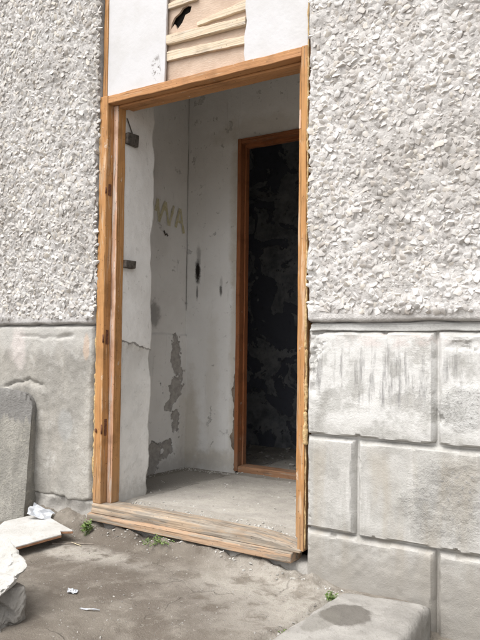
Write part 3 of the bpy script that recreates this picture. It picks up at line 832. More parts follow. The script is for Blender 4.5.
prism('header', [(-0.0125, 2.109), (0.150, 2.109), (0.150, 2.30), (0.052, 2.30), (0.052, 2.150), (-0.0125, 2.150)], -1.1465, -0.0165, 0, DF, MT['wood_h'], 50, 0.0014, 0.003, 5)
prism('door_stop', [(0.034, 2.096), (0.0865, 2.096), (0.0865, 2.1085), (0.034, 2.1085)], -1.1115, -0.0485, 0, DF, MT['wood_h'], 50, 0.0012, 0.003, 6)
# pale scraped face of the hinge-side stop
ds = [o for o in DF.children if o.name.startswith('door_stop')][0]
for p in ds.data.polygons:
    if p.normal.y < -0.7: p.material_index = 1
# threshold: two weathered timbers, the upper one worn down towards the narrow jamb
def timber(name, x0, x1, yf, yb, ztop, zbot, seed, mat, split=0.0):
    U = steps(x0, x1, 0.012)
    prof = [(0, 0.0), (0, 0.25), (0, 0.5), (0, 0.75), (0, 1), (0.2, 1), (0.45, 1), (0.7, 1), (1, 1), (1, 0.0)]
    V, F = [], []
    for i, x in enumerate(U):
        zt, zb = ztop(x), zbot(x)
        for j, (a, b) in enumerate(prof):
            dy = 0.0035*float(fbm(np.array(x*5), np.array(b*3+a*9), 4, seed)); dz = 0.003*float(fbm(np.array(x*6), np.array(a*5+b*2), 4, seed+1))
            y = yf+(yb-yf)*a + dy; z = zb+(zt-zb)*b + (dz if b > 0 else 0)
            if (a, b) == (0, 1): z -= 0.004+0.006*abs(float(vn(np.array(x*9), np.array(1.0), seed+3))); y += 0.004
            if split and (a, b) == (0, 0.5): y += 0.010*max(0, float(vn(np.array(x*3.0), np.array(2.0), seed+4)))*2
            V.append((x, y, z))
    n = len(prof)
    for i in range(len(U)-1):
        for j in range(n): F.append((i*n+j, i*n+(j+1) % n, (i+1)*n+(j+1) % n, (i+1)*n+j))
    F.append(tuple(range(n))[::-1]); F.append(tuple((len(U)-1)*n+j for j in range(n)))
    bm = bmesh.new(); vs = [bm.verts.new(v) for v in V]
    for f in F: bm.faces.new([vs[k] for k in f])
    return bm_obj(name, bm, DF, mat, False, 0.0025, 1)
timber('threshold', -1.197, 0.004, -0.026, 0.088, lambda x: 0.062-0.006*max(0, (x+0.6)/0.6)-0.026*max(0, (x+0.25)/0.25)**1.5, lambda x: 0.0155, 450, MT['sill'], 1)
timber('threshold', -1.212, -0.028, -0.044, 0.06, lambda x: 0.0145, lambda x: -0.020-0.008*(x+1.2)/1.2, 460, MT['sill_low'])
timber('threshold', -1.10, -0.115, 0.045, 0.094, lambda x: 0.066, lambda x: 0.0635, 470, MT['sill']) if False else None
# hinges and nails left on the hinge jamb
def plate(name, pts, th, mat, parent, y):
    bm = bmesh.new()
    f = [bm.verts.new((x, y, z)) for x, z in pts]; bk = [bm.verts.new((x, y+th, z)) for x, z in pts]
    bm.faces.new(f); bm.faces.new(bk[::-1])
    for i in range(len(pts)): bm.faces.new((f[i], bk[i], bk[(i+1) % len(pts)], f[(i+1) % len(pts)]))
    return bm_obj(name, bm, parent, mat, False, 0.0008, 1)
for zc, h in ((0.445, 0.085), (0.905, 0.075), (1.665, 0.06)):
    hg = empty('hinge', DF)
    prism('leaf', [(-1.1474, 0.002), (-1.1450, 0.002), (-1.1450, 0.022), (-1.1474, 0.022)], zc-h/2, zc+h/2, 2, hg, MT['rust'], 6, 0.0008, 0.0008, int(zc*100)) 
    bmx = bmesh.new()
    bmesh.ops.create_cone(bmx, cap_ends=True, segments=10, radius1=0.0048, radius2=0.0042, depth=h*0.55, matrix=Matrix.Translation((-1.1472, -0.0145, zc-h*0.1)))
    bm_obj('knuckle', bmx, hg, MT['rust'], True)
kx = link('lock_rust', rough_rock('lock_rust', (0.008, 0.004, 0.013), 31, 0.4, 2, 2), DF, MT['rust']); kx.location = (-1.186, -0.016, 0.43)
plate('keeper_plate', [(-0.030, 1.80), (-0.0165, 1.80), (-0.0165, 1.885), (-0.028, 1.88)], 0.004, MT['wood_pale'], DF, -0.004)
# old fixing blocks bridging frame and reveal
for zc, dz, ln in ((1.950, 0.055, 0.085), (1.290, 0.042, 0.075)):
    bm = bmesh.new(); box_into(bm, -1.135, -1.094, 0.0875, 0.0875+ln, zc-dz/2, zc+dz/2)
    for v in bm.verts: v.co += Vector((random.uniform(-1, 1), random.uniform(-1, 1), random.uniform(-1, 1)))*0.005
    bm_obj('fixing_block', bm, DF, MT['old_wood_dark'], False, 0.003, 2)
bm = bmesh.new(); box_into(bm, -1.112, -1.106, 0.088, 0.094, 1.972, 2.055)
for v in bm.verts:
    if v.co.z < 2.0: v.co.y += 0.05
bm_obj('splinter', bm, DF, MT['old_wood_dark'], False, 0.001, 1)

# foam squeezed out round the frame
def foam(name, x, z0, z1, r, seed, yc=-0.006, dens=1.0):
    U = steps(z0, z1, 0.006); n = 8
    V, F = [], []
    for i, z in enumerate(U):
        rad = r*(0.55+1.1*max(0, 0.5+float(fbm(np.array(z*24), np.array(seed*1.0), 4, seed))))*dens
        if i in (0, len(U)-1): rad *= 0.2
        xo = 0.004*float(fbm(np.array(z*15), np.array(3.0), 3, seed+1)); yo = 0.004*float(fbm(np.array(z*18), np.array(6.0), 3, seed+2))
        for j in range(n):
            a = 2*math.pi*j/n
            k = 1+0.6*float(vn(np.array(z*90), np.array(j*1.7), seed+3))
            V.append((x+xo+rad*k*math.cos(a), yc+yo+rad*k*1.1*math.sin(a), z))
    for i in range(len(U)-1):
        for j in range(n): F.append((i*n+j, i*n+(j+1) % n, (i+1)*n+(j+1) % n, (i+1)*n+j))
    return link(name, mesh(name, V, F), DF, MT['foam'])
foam('foam_seam', 0.0165, 0.86, 2.9, 0.0036, 3, -0.010)
foam('foam_seam', 0.019, 0.46, 0.60, 0.0075, 4, -0.014)
foam('foam_seam', 0.018, 0.60, 0.86, 0.0048, 14, -0.010)
foam('foam_seam', 0.0165, 0.03, 0.46, 0.0026, 5, -0.006)
foam('foam_seam', -1.204, 0.10, 0.72, 0.0062, 6, -0.004)
foam('foam_seam', -1.203, 0.72, 2.15, 0.0038, 7, -0.004)

# ================================================================== boarded fanlight over the door
TR = empty('fanlight_boarding', B, label='white boards over the door with bare laths where the middle is torn out')
def slab_poly(name, pts, y0, y1, mat, parent, bevel=0.0015):
    bm = bmesh.new()
    f = [bm.verts.new((x, y0, z)) for x, z in pts]; b = [bm.verts.new((x, y1, z)) for x, z in pts]
    bm.faces.new(f); bm.faces.new(b[::-1])
    for i in range(len(pts)): bm.faces.new((f[i], b[i], b[(i+1) % len(pts)], f[(i+1) % len(pts)]))
    return bm_obj(name, bm, parent, mat, False, bevel, 1)
def ragged(xa, za, xb, zb, n, amp, seed):
    t = np.linspace(0, 1, n); d = amp*fbm(t*14, t*0, 3, seed)
    return [(xa+(xb-xa)*a+b, za+(zb-za)*a) for a, b in zip(t, d)]
ZP = 3.05
slab_poly('white_board', [(-1.168, 2.153), (-0.786, 2.153)] + ragged(-0.786, 2.16, -0.772, ZP, 30, 0.003, 5) + [(-1.168, ZP)], 0.004, 0.0175, MT['panel'], TR)
slab_poly('white_board', [(0.006, ZP)] + ragged(-0.300, ZP, -0.318, 2.16, 60, 0.012, 6) + [(-0.318, 2.153), (0.006, 2.153)], 0.004, 0.0175, MT['panel'], TR)
# hole knocked through the backing board, a near-black sheet behind it standing in for shade
hp = [(-0.766, 2.435), (-0.742, 2.448), (-0.728, 2.432), (-0.700, 2.447), (-0.684, 2.470), (-0.658, 2.478), (-0.650, 2.492), (-0.676, 2.503), (-0.700, 2.499), (-0.716, 2.482), (-0.745, 2.476), (-0.760, 2.455)]
hp = [(-0.712+(x+0.712)*1.12, 2.468+(z-2.468)*1.45 + 0.004*math.sin(i*2.3)) for i, (x, z) in enumerate(hp)]
bm = bmesh.new()
rect = [(-1.198, 2.1535), (0.012, 2.1535), (0.012, ZP), (-1.198, ZP)]
for loop in (rect, hp):
    vs = [bm.verts.new((x, 0.034, z)) for x, z in loop]
    for i in range(len(vs)): bm.edges.new((vs[i], vs[(i+1) % len(vs)]))
bmesh.ops.triangle_fill(bm, use_beauty=True, edges=bm.edges[:], normal=(0, -1, 0))
o = bm_obj('backing_board', bm, TR, MT['fibre'])
md = o.modifiers.new('thickness', 'SOLIDIFY'); md.thickness = 0.012; md.offset = 0
slab_poly('hole_shade_sheet', [(-0.82, 2.38), (-0.60, 2.38), (-0.60, 2.56), (-0.82, 2.56)], 0.0565, 0.0585, MT['black'], TR, 0)
def lath(xa, xb, zl0, zl1, zr0, zr1, seed, y0=0.008, y1=0.033):
    n = 14
    t = np.linspace(0, 1, n)
    lo = [(xa+(xb-xa)*a, zl0+(zr0-zl0)*a + 0.003*float(fbm(np.array(a*9), np.array(1.0), 3, seed))) for a in t]
    hi = [(xa+(xb-xa)*a, zl1+(zr1-zl1)*a + 0.004*float(fbm(np.array(a*9), np.array(4.0), 3, seed+1))) for a in t[::-1]]
    slab_poly('lath', lo+hi, y0, y1, MT['lath'], TR, 0.002)
lath(-0.783, -0.322, 2.262, 2.309, 2.243, 2.281, 21, 0.012)
lath(-0.783, -0.318, 2.342, 2.389, 2.327, 2.365, 22, 0.006)
lath(-0.600, -0.316, 2.393, 2.410, 2.402, 2.447, 23, 0.012)
lath(-0.778, -0.60, 2.520, 2.548, 2.523, 2.56, 24, 0.012)
lath(-0.778, -0.312, 2.585, 2.63, 2.57, 2.61, 25, 0.01)
lath(-0.776, -0.310, 2.665, 2.71, 2.655, 2.70, 26, 0.01)
lath(-0.775, -0.308, 2.75, 2.80, 2.74, 2.785, 27, 0.01)
prism('edge_strip', [(-1.196, 0.0), (-1.1695, 0.0), (-1.1695, 0.032), (-1.196, 0.032)], 2.1535, ZP, 2, TR, MT['wood_v'], 30, 0.002, 0.002, 9)
slab_poly('top_board', [(-1.204, ZP+0.001), (0.024, ZP+0.001), (0.024, ZT-0.005), (-1.204, ZT-0.005)], 0.0, 0.055, MT['mortar_r'], TR)

# ================================================================== vestibule
def wall_grid(name, U, V, fn, mat, flip=False, **props): return link(name, grid(name, U, V, fn, flip), B, mat, **props)
def rv(y, z):
    cz = 0.885-0.18*(y-0.08) + 0.03*fbm(y*22, y*0, 3, 500)
    x = -1.118 + 0.006*fbm(y*5, z*3, 3, 501) + 0.0015*fbm(y*40, z*40, 2, 502) - 0.008*sst(cz, cz-0.012, z)*sst(0.36, 0.24, y+0.1*vn(z*6, z*0, 3))
    x = x - 0.05*sst(0.318, 0.333, y + 0.022*fbm(z*9, z*0, 5, 503))
    return x, y, z
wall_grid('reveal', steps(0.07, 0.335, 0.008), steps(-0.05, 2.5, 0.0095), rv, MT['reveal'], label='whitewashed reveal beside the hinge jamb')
bm = bmesh.new(); box_into(bm, -1.52, -1.150, 0.072, 0.330, -0.1, 2.9); bm_obj('wall_core', bm, B, MT['reveal'])
def bare(y, z):
    m = np.zeros_like(y)
    nz = 1.25*fbm(y*13, z*13, 6, 560, 0.62) + 0.5*fbm(y*5, z*5, 2, 561)
    for cy, cz, ry, rz in ((1.00, 0.75, 0.050, 0.13), (0.985, 0.55, 0.075, 0.16), (1.01, 0.42, 0.035, 0.06), (0.79, 0.16, 0.15, 0.075), (0.94, 0.20, 0.07, 0.055)):
        m = np.maximum(m, sst(1.06, 0.94, np.hypot((y-cy)/ry, (z-cz)/rz)+nz))
    return m
def lw(y, z):
    led = sst(0.945, 0.925, z + 0.012*fbm(y*12, y*0, 3, 511))
    x = -1.5 + 0.0015*fbm(y*5, z*5, 3, 510) + 0.014*led
    x = x - bare(y, z)*(0.0075 + 0.004*fbm(y*40, z*40, 3, 512))
    return x, y, z
LWU, LWV = steps(0.33, 1.125, 0.0052), np.concatenate([steps(0.0, 1.0, 0.0052), steps(1.012, 2.8, 0.012)])
LW = wall_grid('inner_wall', LWU, LWV, lw, MT['wall_in_left'], label='grey plastered side wall with spray-painted letters and fallen plaster')
_y, _z = np.meshgrid(LWU, LWV, indexing='ij')
LW.data.attributes.new('bare', 'FLOAT', 'POINT').data.foreach_set('value', bare(_y, _z).ravel())
# spray-painted letters
def stroke(bmv, a, b, w):
    a = np.array(a); b = np.array(b); d = (b-a)/np.linalg.norm(b-a); nn = np.array([-d[1], d[0]])*w/2
    k = 6; L, R_ = [], []
    for i in range(k+1):
        p = a+(b-a)*i/k; j = 1+0.3*random.uniform(-1, 1)
        L.append(bmv.verts.new((-1.4965, *(p+nn*j)))); R_.append(bmv.verts.new((-1.4965, *(p-nn*j))))
    for i in range(k): bmv.faces.new((L[i], R_[i], R_[i+1], L[i+1]))
def zoomp(px, py):  # stroke ends measured on the wall: across (metres along y), up (metres along z)
    return (0.765+(px-75)*(1.085-0.765)/(208-75), 1.805-(py-80)*(1.615-1.805)/(80-240))
for si, ((a, b), (c, d)) in enumerate([((84, 150), (92, 82)), ((98, 205), (92, 82)), ((98, 205), (124, 88)), ((126, 88), (124, 140)), ((138, 215), (126, 90)), ((140, 215), (160, 100)), ((168, 215), (186, 105)), ((204, 240), (188, 105)), ((172, 180), (200, 178)), ((118, 248), (126, 272)), ((128, 262), (136, 274))]):
    bmv = bmesh.new(); stroke(bmv, zoomp(a, b), zoomp(c, d), 0.021 if si < 9 else 0.013)
    for v in bmv.verts: v.co.x += si*0.00025
    bm_obj('spray_stroke', bmv, LW, MT['paint'] if si < 9 else MT['old_wood_dark'])
def bw(x, z):
    y = 1.12 + 0.002*fbm(x*5, z*5, 3, 520) + 0.0008*fbm(x*40, z*40, 2, 521) - 0.010*sst(0.93, 0.915, z)*sst(-1.36, -1.46, x+0.05*vn(z*4, z*0, 2))
    return x, y, z
prism('corner_seam_bar', [(-1.496, 1.1135), (-1.494, 1.1135), (-1.494, 1.1155), (-1.496, 1.1155)], 1.10, 2.75, 2, LW, MT['corner_seam'], 60, 0.0012, 0.0, 90)  # slim bar added to draw the dark seam in the wall corner
DX0, DX1, DZ1 = -1.085, -0.235, 2.20
BWL = wall_grid('inner_wall', steps(-1.51, DX0+0.002, 0.011), steps(0.0, 2.8, 0.011), bw, MT['wall_in_back'], label='pale back wall with a soot mark and drip stains')
wall_grid('inner_wall', steps(DX1-0.002, 0.62, 0.03), steps(0.0, 2.8, 0.03), bw, MT['plain_in'])
wall_grid('inner_wall', steps(DX0+0.0022, DX1-0.0022, 0.03), steps(DZ1-0.004, 2.8, 0.02), bw, MT['wall_in_back'])
for (a, b, c, d) in ((-1.9, DX0+0.001, -0.05, 2.8), (DX1-0.001, 0.62, -0.05, 2.8), (DX0+0.0012, DX1-0.0012, DZ1-0.004, 2.8)):
    bm = bmesh.new(); box_into(bm, a, b, 1.128, 1.235, c, d); bm_obj('wall_core', bm, B, MT['dark'])
bm = bmesh.new(); box_into(bm, 0.60, 0.72, 0.331, 2.5, -0.1, 2.8); bm_obj('wall_core', bm, B, MT['plain_in'])
bm = bmesh.new(); box_into(bm, -1.62, -1.515, 0.331, 1.127, -0.1, 2.8); bm_obj('wall_core', bm, B, MT['plain_in'])
bm = bmesh.new(); box_into(bm, -2.2, 0.75, 0.331, 2.6, 2.802, 2.95); bm_obj('ceiling', bm, B, MT['plain_in'])
# broken plaster edge along the inner frame
def brk(x, z):
    y = 1.1165 - 0.010*np.maximum(0, 0.4+fbm(x*30, z*16, 4, 530))
    x = x + (0.034*fbm(z*17, z*0+3, 4, 531)+0.010)*sst(DX0+0.006, DX0-0.03, x)
    return x, np.where((z > 0.70), 1.125, y), z
wall_grid('broken_plaster', steps(DX0-0.030, DX0+0.006, 0.006), steps(0.08, 0.72, 0.008), brk, MT['broken'])

# burnt room behind
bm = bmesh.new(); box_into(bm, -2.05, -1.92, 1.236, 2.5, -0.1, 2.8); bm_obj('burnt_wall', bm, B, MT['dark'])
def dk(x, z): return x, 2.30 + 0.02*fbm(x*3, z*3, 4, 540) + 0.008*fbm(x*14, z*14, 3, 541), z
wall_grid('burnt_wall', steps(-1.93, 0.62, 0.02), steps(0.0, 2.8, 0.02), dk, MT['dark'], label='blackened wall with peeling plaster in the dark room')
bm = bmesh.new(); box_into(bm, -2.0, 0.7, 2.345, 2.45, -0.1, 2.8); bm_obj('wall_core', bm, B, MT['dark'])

# inner door frame
IF = empty('inner_door_frame', B, label='dark red-brown frame of the inner doorway, without its door')
prism('jamb', [(DX0, 1.100), (DX0+0.028, 1.100), (DX0+0.028, 1.150), (DX0, 1.150)], 0.075, 2.198, 2, IF, MT['wood_inner_v'], 40, 0.0012, 0.003, 61)
prism('door_stop', [(DX0+0.0005, 1.1505), (DX0+0.036, 1.1505), (DX0+0.036, 1.190), (DX0+0.0005, 1.190)], 0.075, 2.18, 2, IF, MT['wood_inner_v'], 40, 0.001, 0.003, 62)
prism('jamb', [(DX1-0.028, 1.100), (DX1, 1.100), (DX1, 1.150), (DX1-0.028, 1.150)], 0.075, 2.198, 2, IF, MT['wood_inner_v'], 40, 0.0012, 0.003, 63)
prism('header', [(1.1015, 2.166), (1.1495, 2.166), (1.1495, 2.196), (1.1015, 2.196)], DX0+0.0285, DX1-0.0285, 0, IF, MT['wood_inner_h'], 30, 0.001, 0.003, 64)
prism('door_stop', [(1.151, 2.148), (1.189, 2.148), (1.189, 2.179), (1.151, 2.179)], DX0+0.0365, DX1-0.0285, 0, IF, MT['wood_inner_h'], 30, 0.001, 0.003, 65)
prism('threshold', [(1.090, 0.056), (1.1895, 0.056), (1.1895, 0.112), (1.100, 0.112), (1.090, 0.102)], DX0+0.0365, DX1-0.0285, 0, IF, MT['inner_sill'], 30, 0.0015, 0.003, 66)

# ================================================================== things lying about outside
# slab of a sunken step against the plinth
def step_slab():
    U = steps(0, 1, 1/46); V = steps(0, 1, 1/60)
    # outline corners (x, y), going round; top at about -0.045
    c = [(0.245, -0.120), (0.560, -0.055), (0.610, -0.95), (0.215, -1.02)]
    pts, faces = [], []
    nu, nv = 40, 70
    def P(u, v):
        a = np.array(c[0])*(1-u)+np.array(c[1])*u; b = np.array(c[3])*(1-u)+np.array(c[2])*u
        return a*(1-v)+b*v
    bm = bmesh.new(); top = {}
    for i in range(nu+1):
        for j in range(nv+1):
            u, v = i/nu, j/nv
            p = P(u, v); x, y = p
            e = min(u*0.36, (1-u)*0.36, v*0.95, (1-v)*0.95)
            z = -0.066 + 0.010*float(fbm(np.array(x*4), np.array(y*4), 4, 700)) + 0.005*float(fbm(np.array(x*19), np.array(y*19), 4, 702)) - 0.010*(1-min(1, e/0.014))**2
            z -= 0.012*max(0, u-0.75)*4*0.3
            jx = 0.010*float(fbm(np.array(y*12), np.array(u), 3, 703)) if i in (0, nu) else 0
            jy = 0.012*float(fbm(np.array(x*12), np.array(v), 3, 704)) if j in (0, nv) else 0
            top[i, j] = bm.verts.new((x+jx, y+jy, z))
    for i in range(nu):
        for j in range(nv): bm.faces.new((top[i, j], top[i, j+1], top[i+1, j+1], top[i+1, j]))
    ring = [(i, 0) for i in range(nu)] + [(nu, j) for j in range(nv)] + [(i, nv) for i in range(nu, 0, -1)] + [(0, j) for j in range(nv, 0, -1)]
    prev = [top[k] for k in ring]
    for lvl, zz in enumerate((-0.092, -0.12, -0.16, -0.24)):
        cur = []
        for q, k in enumerate(ring):
            co = top[k].co
            t = 0.007*float(fbm(np.array(q*0.25), np.array(lvl*1.0), 3, 710))
            ctr = Vector((0.4, -0.5, 0)); d = (Vector((co.x, co.y, 0))-ctr).normalized()
            cur.append(bm.verts.new((co.x+d.x*(0.008+t), co.y+d.y*(0.004+t), zz)))
        for q in range(len(ring)): bm.faces.new((prev[q], prev[(q+1) % len(ring)], cur[(q+1) % len(ring)], cur[q]))
        prev = cur
    return bm_obj('step_slab', bm, None, MT['slab'], True, label='worn concrete step slab with a dark wet stain below the block plinth', category='slab')
step_slab()

# leaning round-shouldered stone
def stele():
    bm = bmesh.new()
    w, h, r = 0.50, 0.72, 0.085
    out = [(-w/2, 0), (w/2, 0)]
    for i in range(9):
        a = i/8*math.pi/2; out.append((w/2-r+r*math.cos(a), h-r+r*math.sin(a)))
    for i in range(1, 10): out.append((w/2-r-(w-2*r)*i/10, h+0.012*math.sin(i/10*math.pi)))
    for i in range(9):
        a = math.pi/2+i/8*math.pi/2; out.append((-w/2+r+r*math.cos(a), h-r+r*math.sin(a)))
    f = [bm.verts.new((x, -0.055, z)) for x, z in out]; b = [bm.verts.new((x, 0.055, z)) for x, z in out]
    bm.faces.new(f); bm.faces.new(b[::-1])
    for i in range(len(out)): bm.faces.new((f[i], b[i], b[(i+1) % len(out)], f[(i+1) % len(out)]))
    bmesh.ops.triangulate(bm, faces=bm.faces)
    for _ in range(4): bmesh.ops.subdivide_edges(bm, edges=[e for e in bm.edges if e.calc_length() > 0.024], cuts=1, use_grid_fill=False); bmesh.ops.triangulate(bm, faces=bm.faces)
    bmesh.ops.recalc_face_normals(bm, faces=bm.faces)
    bm.normal_update()
    ks = [(v, v.normal.copy()) for v in bm.verts]
    for v, nn in ks:
        d = 0.012*float(fbm(np.array(v.co.x*6+v.co.y*5), np.array(v.co.z*6), 4, 720)) + 0.004*float(fbm(np.array(v.co.x*30), np.array(v.co.z*30+v.co.y*20), 3, 721))
        v.co += nn*d
    o = bm_obj('standing_stone', bm, None, MT['stele'], True, label='grey round-shouldered stone slab leaning upright against the cement plinth', category='stone')
    o.location = (-1.86, -0.150, -0.115); o.rotation_euler = (math.radians(-6.0), 0, math.radians(20))
    return o
stele()

# broken white-faced board lying by the stone
def board():
    pts = [(-1.53, -0.345), (-1.40, -0.445), (-1.195, -0.545), (-1.17, -0.44), (-1.155, -0.35), (-1.138, -0.275), (-1.19, -0.235), (-1.135, -0.205), (-1.28, -0.15), (-1.46, -0.075), (-1.56, -0.10), (-1.60, -0.24)]
    cx = sum(p[0] for p in pts)/len(pts); cy = sum(p[1] for p in pts)/len(pts)
    bm = bmesh.new()
    t = [bm.verts.new((x-cx, y-cy, 0.010)) for x, y in pts]; b = [bm.verts.new((x-cx, y-cy, -0.006)) for x, y in pts]
    m_ = [bm.verts.new((x-cx, y-cy, 0.0045)) for x, y in pts]
    bm.faces.new(t); bm.faces.new(b[::-1])
    n = len(pts)
    for i in range(n):
        bm.faces.new((t[i], m_[i], m_[(i+1) % n], t[(i+1) % n])); f = bm.faces.new((m_[i], b[i], b[(i+1) % n], m_[(i+1) % n])); f.material_index = 1
    o = bm_obj('broken_board', bm, None, [MT['tile'], MT['tile_edge']], False, 0.0015, 1, label='broken white-faced board with brown edges lying by the standing stone', category='board')
    o.location = (cx, cy, -0.048); o.rotation_euler = (math.radians(3), math.radians(-2), 0)
board()
def crumple(name, loc, s, seed, amp, label, cat, rot=(0, 0, 0), mat='paper', n=16):
    U = np.linspace(-1, 1, n)
    def fn(x, y):
        z = amp*(np.abs(vn(x*1.9+seed, y*1.9, seed))*2.4+np.abs(vn(x*4.1, y*4.1+seed, seed+1))*1.0)
        return x*s[0]*(1+0.25*vn(x*2, y*2, seed+2)), y*s[1]*(1+0.25*vn(y*2, x*2, seed+3)), z*s[2]
    o = link(name, grid(name, U, U, fn, False, False), None, MT[mat], label=label, category=cat)
    o.location = loc; o.rotation_euler = rot
    md = o.modifiers.new('thickness', 'SOLIDIFY'); md.thickness = 0.0008
    return o
crumple('crumpled_paper', (-1.475, -0.115, -0.018), (0.062, 0.034, 0.035), 31, 0.8, 'crumpled bluish-white paper behind the broken board', 'paper', (0.7, 0.35, 0.4), n=6)
crumple('paper_scrap', (-0.617, -0.692, float(gz(np.array(-0.617), np.array(-0.692)))+0.004), (0.018, 0.014, 0.012), 44, 0.5, 'small torn white paper scrap lying on bare dirt', 'paper', (0.1, 0.1, 0.7), n=9)
crumple('paper_strip', (-0.45, -0.765, float(gz(np.array(-0.45), np.array(-0.765)))+0.003), (0.036, 0.0035, 0.01), 47, 0.5, 'thin pale strip of paper lying on bare dirt', 'paper', (0, 0, 0.42), n=7)

# pale boulder; rubble base added below, underside shade put into its dark colour
RC = np.array((-0.82, -1.02, 0.0))
PALE = np.array([(-.575, -.945, .092), (-.585, -.965, .050), (-.66, -.90, .105), (-.79, -.86, .138), (-1.05, -.88, .150), (-1.12, -1.10, .10), (-.85, -1.20, .06), (-.545, -1.10, .028), (-.60, -1.12, -.03), (-.90, -1.15, -.05), (-.80, -.90, .02), (-1.0, -.95, -.02)])-RC
DARK = np.array([(-.565, -.965, .028), (-.545, -1.0, -.06), (-.56, -.95, -.12), (-.54, -1.12, -.12), (-.90, -1.20, -.12), (-.95, -.88, -.12), (-.75, -.86, .0), (-.62, -1.05, .035), (-.85, -1.0, .02)])-RC
o = link('rock', chunk('rock', (0.25, 0.25, 0.25), 3, 12, 5, 0.035, 1.0, PALE), None, MT['rock'], label='pale broken rock above a base coloured dark for shade', category='rock')
o.location = RC
o = link('rock', chunk('rock', (0.25, 0.25, 0.25), 9, 12, 5, 0.05, 1.0, DARK), None, MT['shaded_rock'], label='dark rubble base under the pale rock, underside shade in its colour', category='rock')
o.location = RC

# weeds
def weed(loc, n, h, spread, seed, label, leaf=0.02):
    rs = random.Random(seed)
    E_ = empty('weed', None, loc, label=label, category='weed', group='weeds growing along the foot of the wall')
    bs = bmesh.new(); bl = bmesh.new()
    for i in range(n):
        a = rs.uniform(0, 6.283); ln = h*rs.uniform(0.5, 1.0); tilt = rs.uniform(0.1, 1.0)*spread
        p0 = Vector((rs.uniform(-1, 1)*0.012*spread*3, rs.uniform(-1, 1)*0.008*spread*3, -0.004))
        d = Vector((math.cos(a)*tilt, math.sin(a)*tilt, 1)).normalized()
        p1 = p0+d*ln
        s = Vector((-math.sin(a), math.cos(a), 0))*0.0009
        vs = [bs.verts.new(p) for p in (p0-s, p0+s, p1+s*0.4, p1-s*0.4)]; bs.faces.new(vs)
        for k in range(rs.randint(3, 6)):
            t = rs.uniform(0.3, 1.0); b = p0+(p1-p0)*t; aa = rs.uniform(0, 6.283)
            dd = Vector((math.cos(aa), math.sin(aa), rs.uniform(-0.1, 0.9))).normalized(); L_ = leaf*rs.uniform(0.6, 1.3)
            sd = dd.cross(Vector((0, 0, 1))).normalized()*L_*0.28
            q = [b, b+dd*L_*0.45+sd+Vector((0, 0, 0.002)), b+dd*L_-Vector((0, 0, L_*0.25)), b+dd*L_*0.45-sd+Vector((0, 0, 0.002))]
            mid = b+dd*L_*0.5
            v = [bl.verts.new(p) for p in q]; bl.faces.new((v[0], v[1], v[2])); bl.faces.new((v[0], v[2], v[3]))
    bm_obj('stem', bs, E_, MT['leaf']); bm_obj('foliage', bl, E_, MT['leaf'])
    return E_
def at(x, y): return (x, y, float(gz(np.array(x), np.array(y))))
weed(at(-1.145, -0.105), 22, 0.085, 0.45, 1, 'leafy upright green weed below the hinge jamb', 0.022)
weed(at(-0.70, -0.075), 22, 0.026, 1.6, 2, 'low sprawling green weed below the threshold', 0.014)
weed(at(-0.76, -0.085), 14, 0.022, 1.6, 5, 'tiny green weed among crumbs below the threshold', 0.012)
weed(at(0.212, -0.135), 16, 0.036, 0.9, 3, 'green and yellow weed at the wall end of the step slab', 0.014)
weed(at(0.205, -0.50), 12, 0.022, 1.0, 4, 'small weed in the crack beside the step slab', 0.012)
weed(at(0.63, -0.10), 10, 0.03, 1.0, 6, 'small weed in the low corner beyond the step slab', 0.012)

# twig and straws by the broken board
def stick(name, a, b, r, seed, mat, label, cat):
    n = 9; V, F = [], []
    a = Vector(a); b = Vector(b)
    for i in range(n):
        t = i/(n-1); p = a.lerp(b, t) + Vector((0.006*float(vn(np.array(t*4), np.array(1.0), seed)), 0.006*float(vn(np.array(t*4), np.array(5.0), seed)), 0.004*float(vn(np.array(t*5), np.array(9.0), seed))))
        d = (b-a).normalized(); s = d.cross(Vector((0, 0, 1))).normalized(); u_ = s.cross(d)
        for k in range(5): V.append(p+(s*math.cos(k*1.2566)+u_*math.sin(k*1.2566))*r*(1-0.5*t))
    for i in range(n-1):
        for k in range(5): F.append((i*5+k, i*5+(k+1) % 5, (i+1)*5+(k+1) % 5, (i+1)*5+k))
    link(name, mesh(name, [v[:] for v in V], F), None, MT[mat], label=label, category=cat)
def gpt(x, y, h=0.004): return (x, y, float(gz(np.array(x), np.array(y)))+h)
stick('twig', gpt(-1.19, -0.28), gpt(-1.03, -0.17), 0.004, 1, 'twig', 'grey twig on the dirt between board and weed', 'twig')
stick('twig', gpt(-1.13, -0.215), gpt(-1.05, -0.23), 0.003, 2, 'drygrass', 'short straw-coloured twig on the dirt beside the grey twig', 'twig')

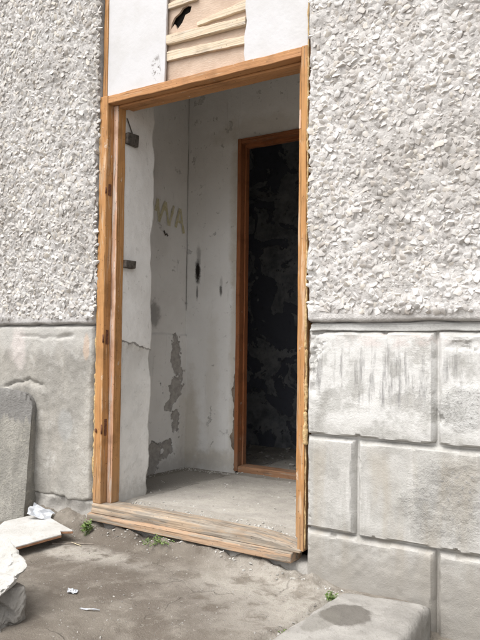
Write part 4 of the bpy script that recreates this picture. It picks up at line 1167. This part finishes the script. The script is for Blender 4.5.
# gravel and crumbs, far too many to count
def gravel(n, fx, sz, name, mat, zf, lift=0.2):
    P = fx(n); s = sz[0]+(sz[1]-sz[0])*rng.random(len(P))**3
    Z = zf(P[:, 0], P[:, 1]) + s*lift
    S = np.stack([s, s*(0.7+0.5*rng.random(len(P))), s*(0.8+0.5*rng.random(len(P)))], 1)
    E_ = np.stack([rng.normal(0, 0.4, len(P)), rng.normal(0, 0.4, len(P)), rng.random(len(P))*6.28], 1)
    return link(name, scatter_mesh(name, np.column_stack([P, Z]), E_, S), None, MT[mat], kind='stuff', label='loose stone crumbs', category='gravel')
def near_wall(n):
    x = rng.uniform(-1.5, 0.25, n); y = -0.045-np.abs(rng.normal(0, 0.045, n))
    return np.column_stack([x, y])
def yard(n):
    return np.column_stack([rng.uniform(-2.0, 0.21, n), -0.05-1.5*rng.random(n)])
def worn_patch(n):
    return np.column_stack([rng.normal(-0.12, 0.24, n), rng.normal(-0.52, 0.22, n)])
def slab_gap(n):
    y = -0.12-0.9*rng.random(n)
    return np.column_stack([0.205+rng.normal(0, 0.014, n), y])
def low_corner(n): return np.column_stack([rng.uniform(0.60, 1.4, n), -0.04-np.abs(rng.normal(0, 0.12, n))])
gravel(300, near_wall, (0.0015, 0.009), 'gravel', 'fstone', gz)
gravel(2200, yard, (0.001, 0.005), 'gravel', 'found', gz)
gravel(110, worn_patch, (0.0015, 0.010), 'gravel', 'found', gz, -0.25)
gravel(160, slab_gap, (0.002, 0.009), 'gravel', 'found', gz)
gravel(300, low_corner, (0.003, 0.014), 'gravel', 'found', gz)
def fl(n):
    a = np.column_stack([rng.uniform(-1.48, 0.3, n), rng.uniform(0.1, 1.1, n)])
    b = np.column_stack([rng.uniform(-1.48, -1.0, n), 1.09-np.abs(rng.normal(0, 0.03, n))])
    c = np.column_stack([-1.48+np.abs(rng.normal(0, 0.025, n//2)), rng.uniform(0.4, 1.1, n//2)])
    d = np.column_stack([rng.uniform(-1.1, 0, n), 0.1+np.abs(rng.normal(0, 0.02, n))])
    return np.concatenate([a, b, c, d])
gravel(300, fl, (0.002, 0.009), 'plaster_crumbs', 'fstone', fz)
def dr(n): return np.column_stack([rng.uniform(-1.8, -0.2, n), rng.uniform(1.3, 2.25, n)])
gravel(260, dr, (0.004, 0.03), 'rubble', 'found', fz)
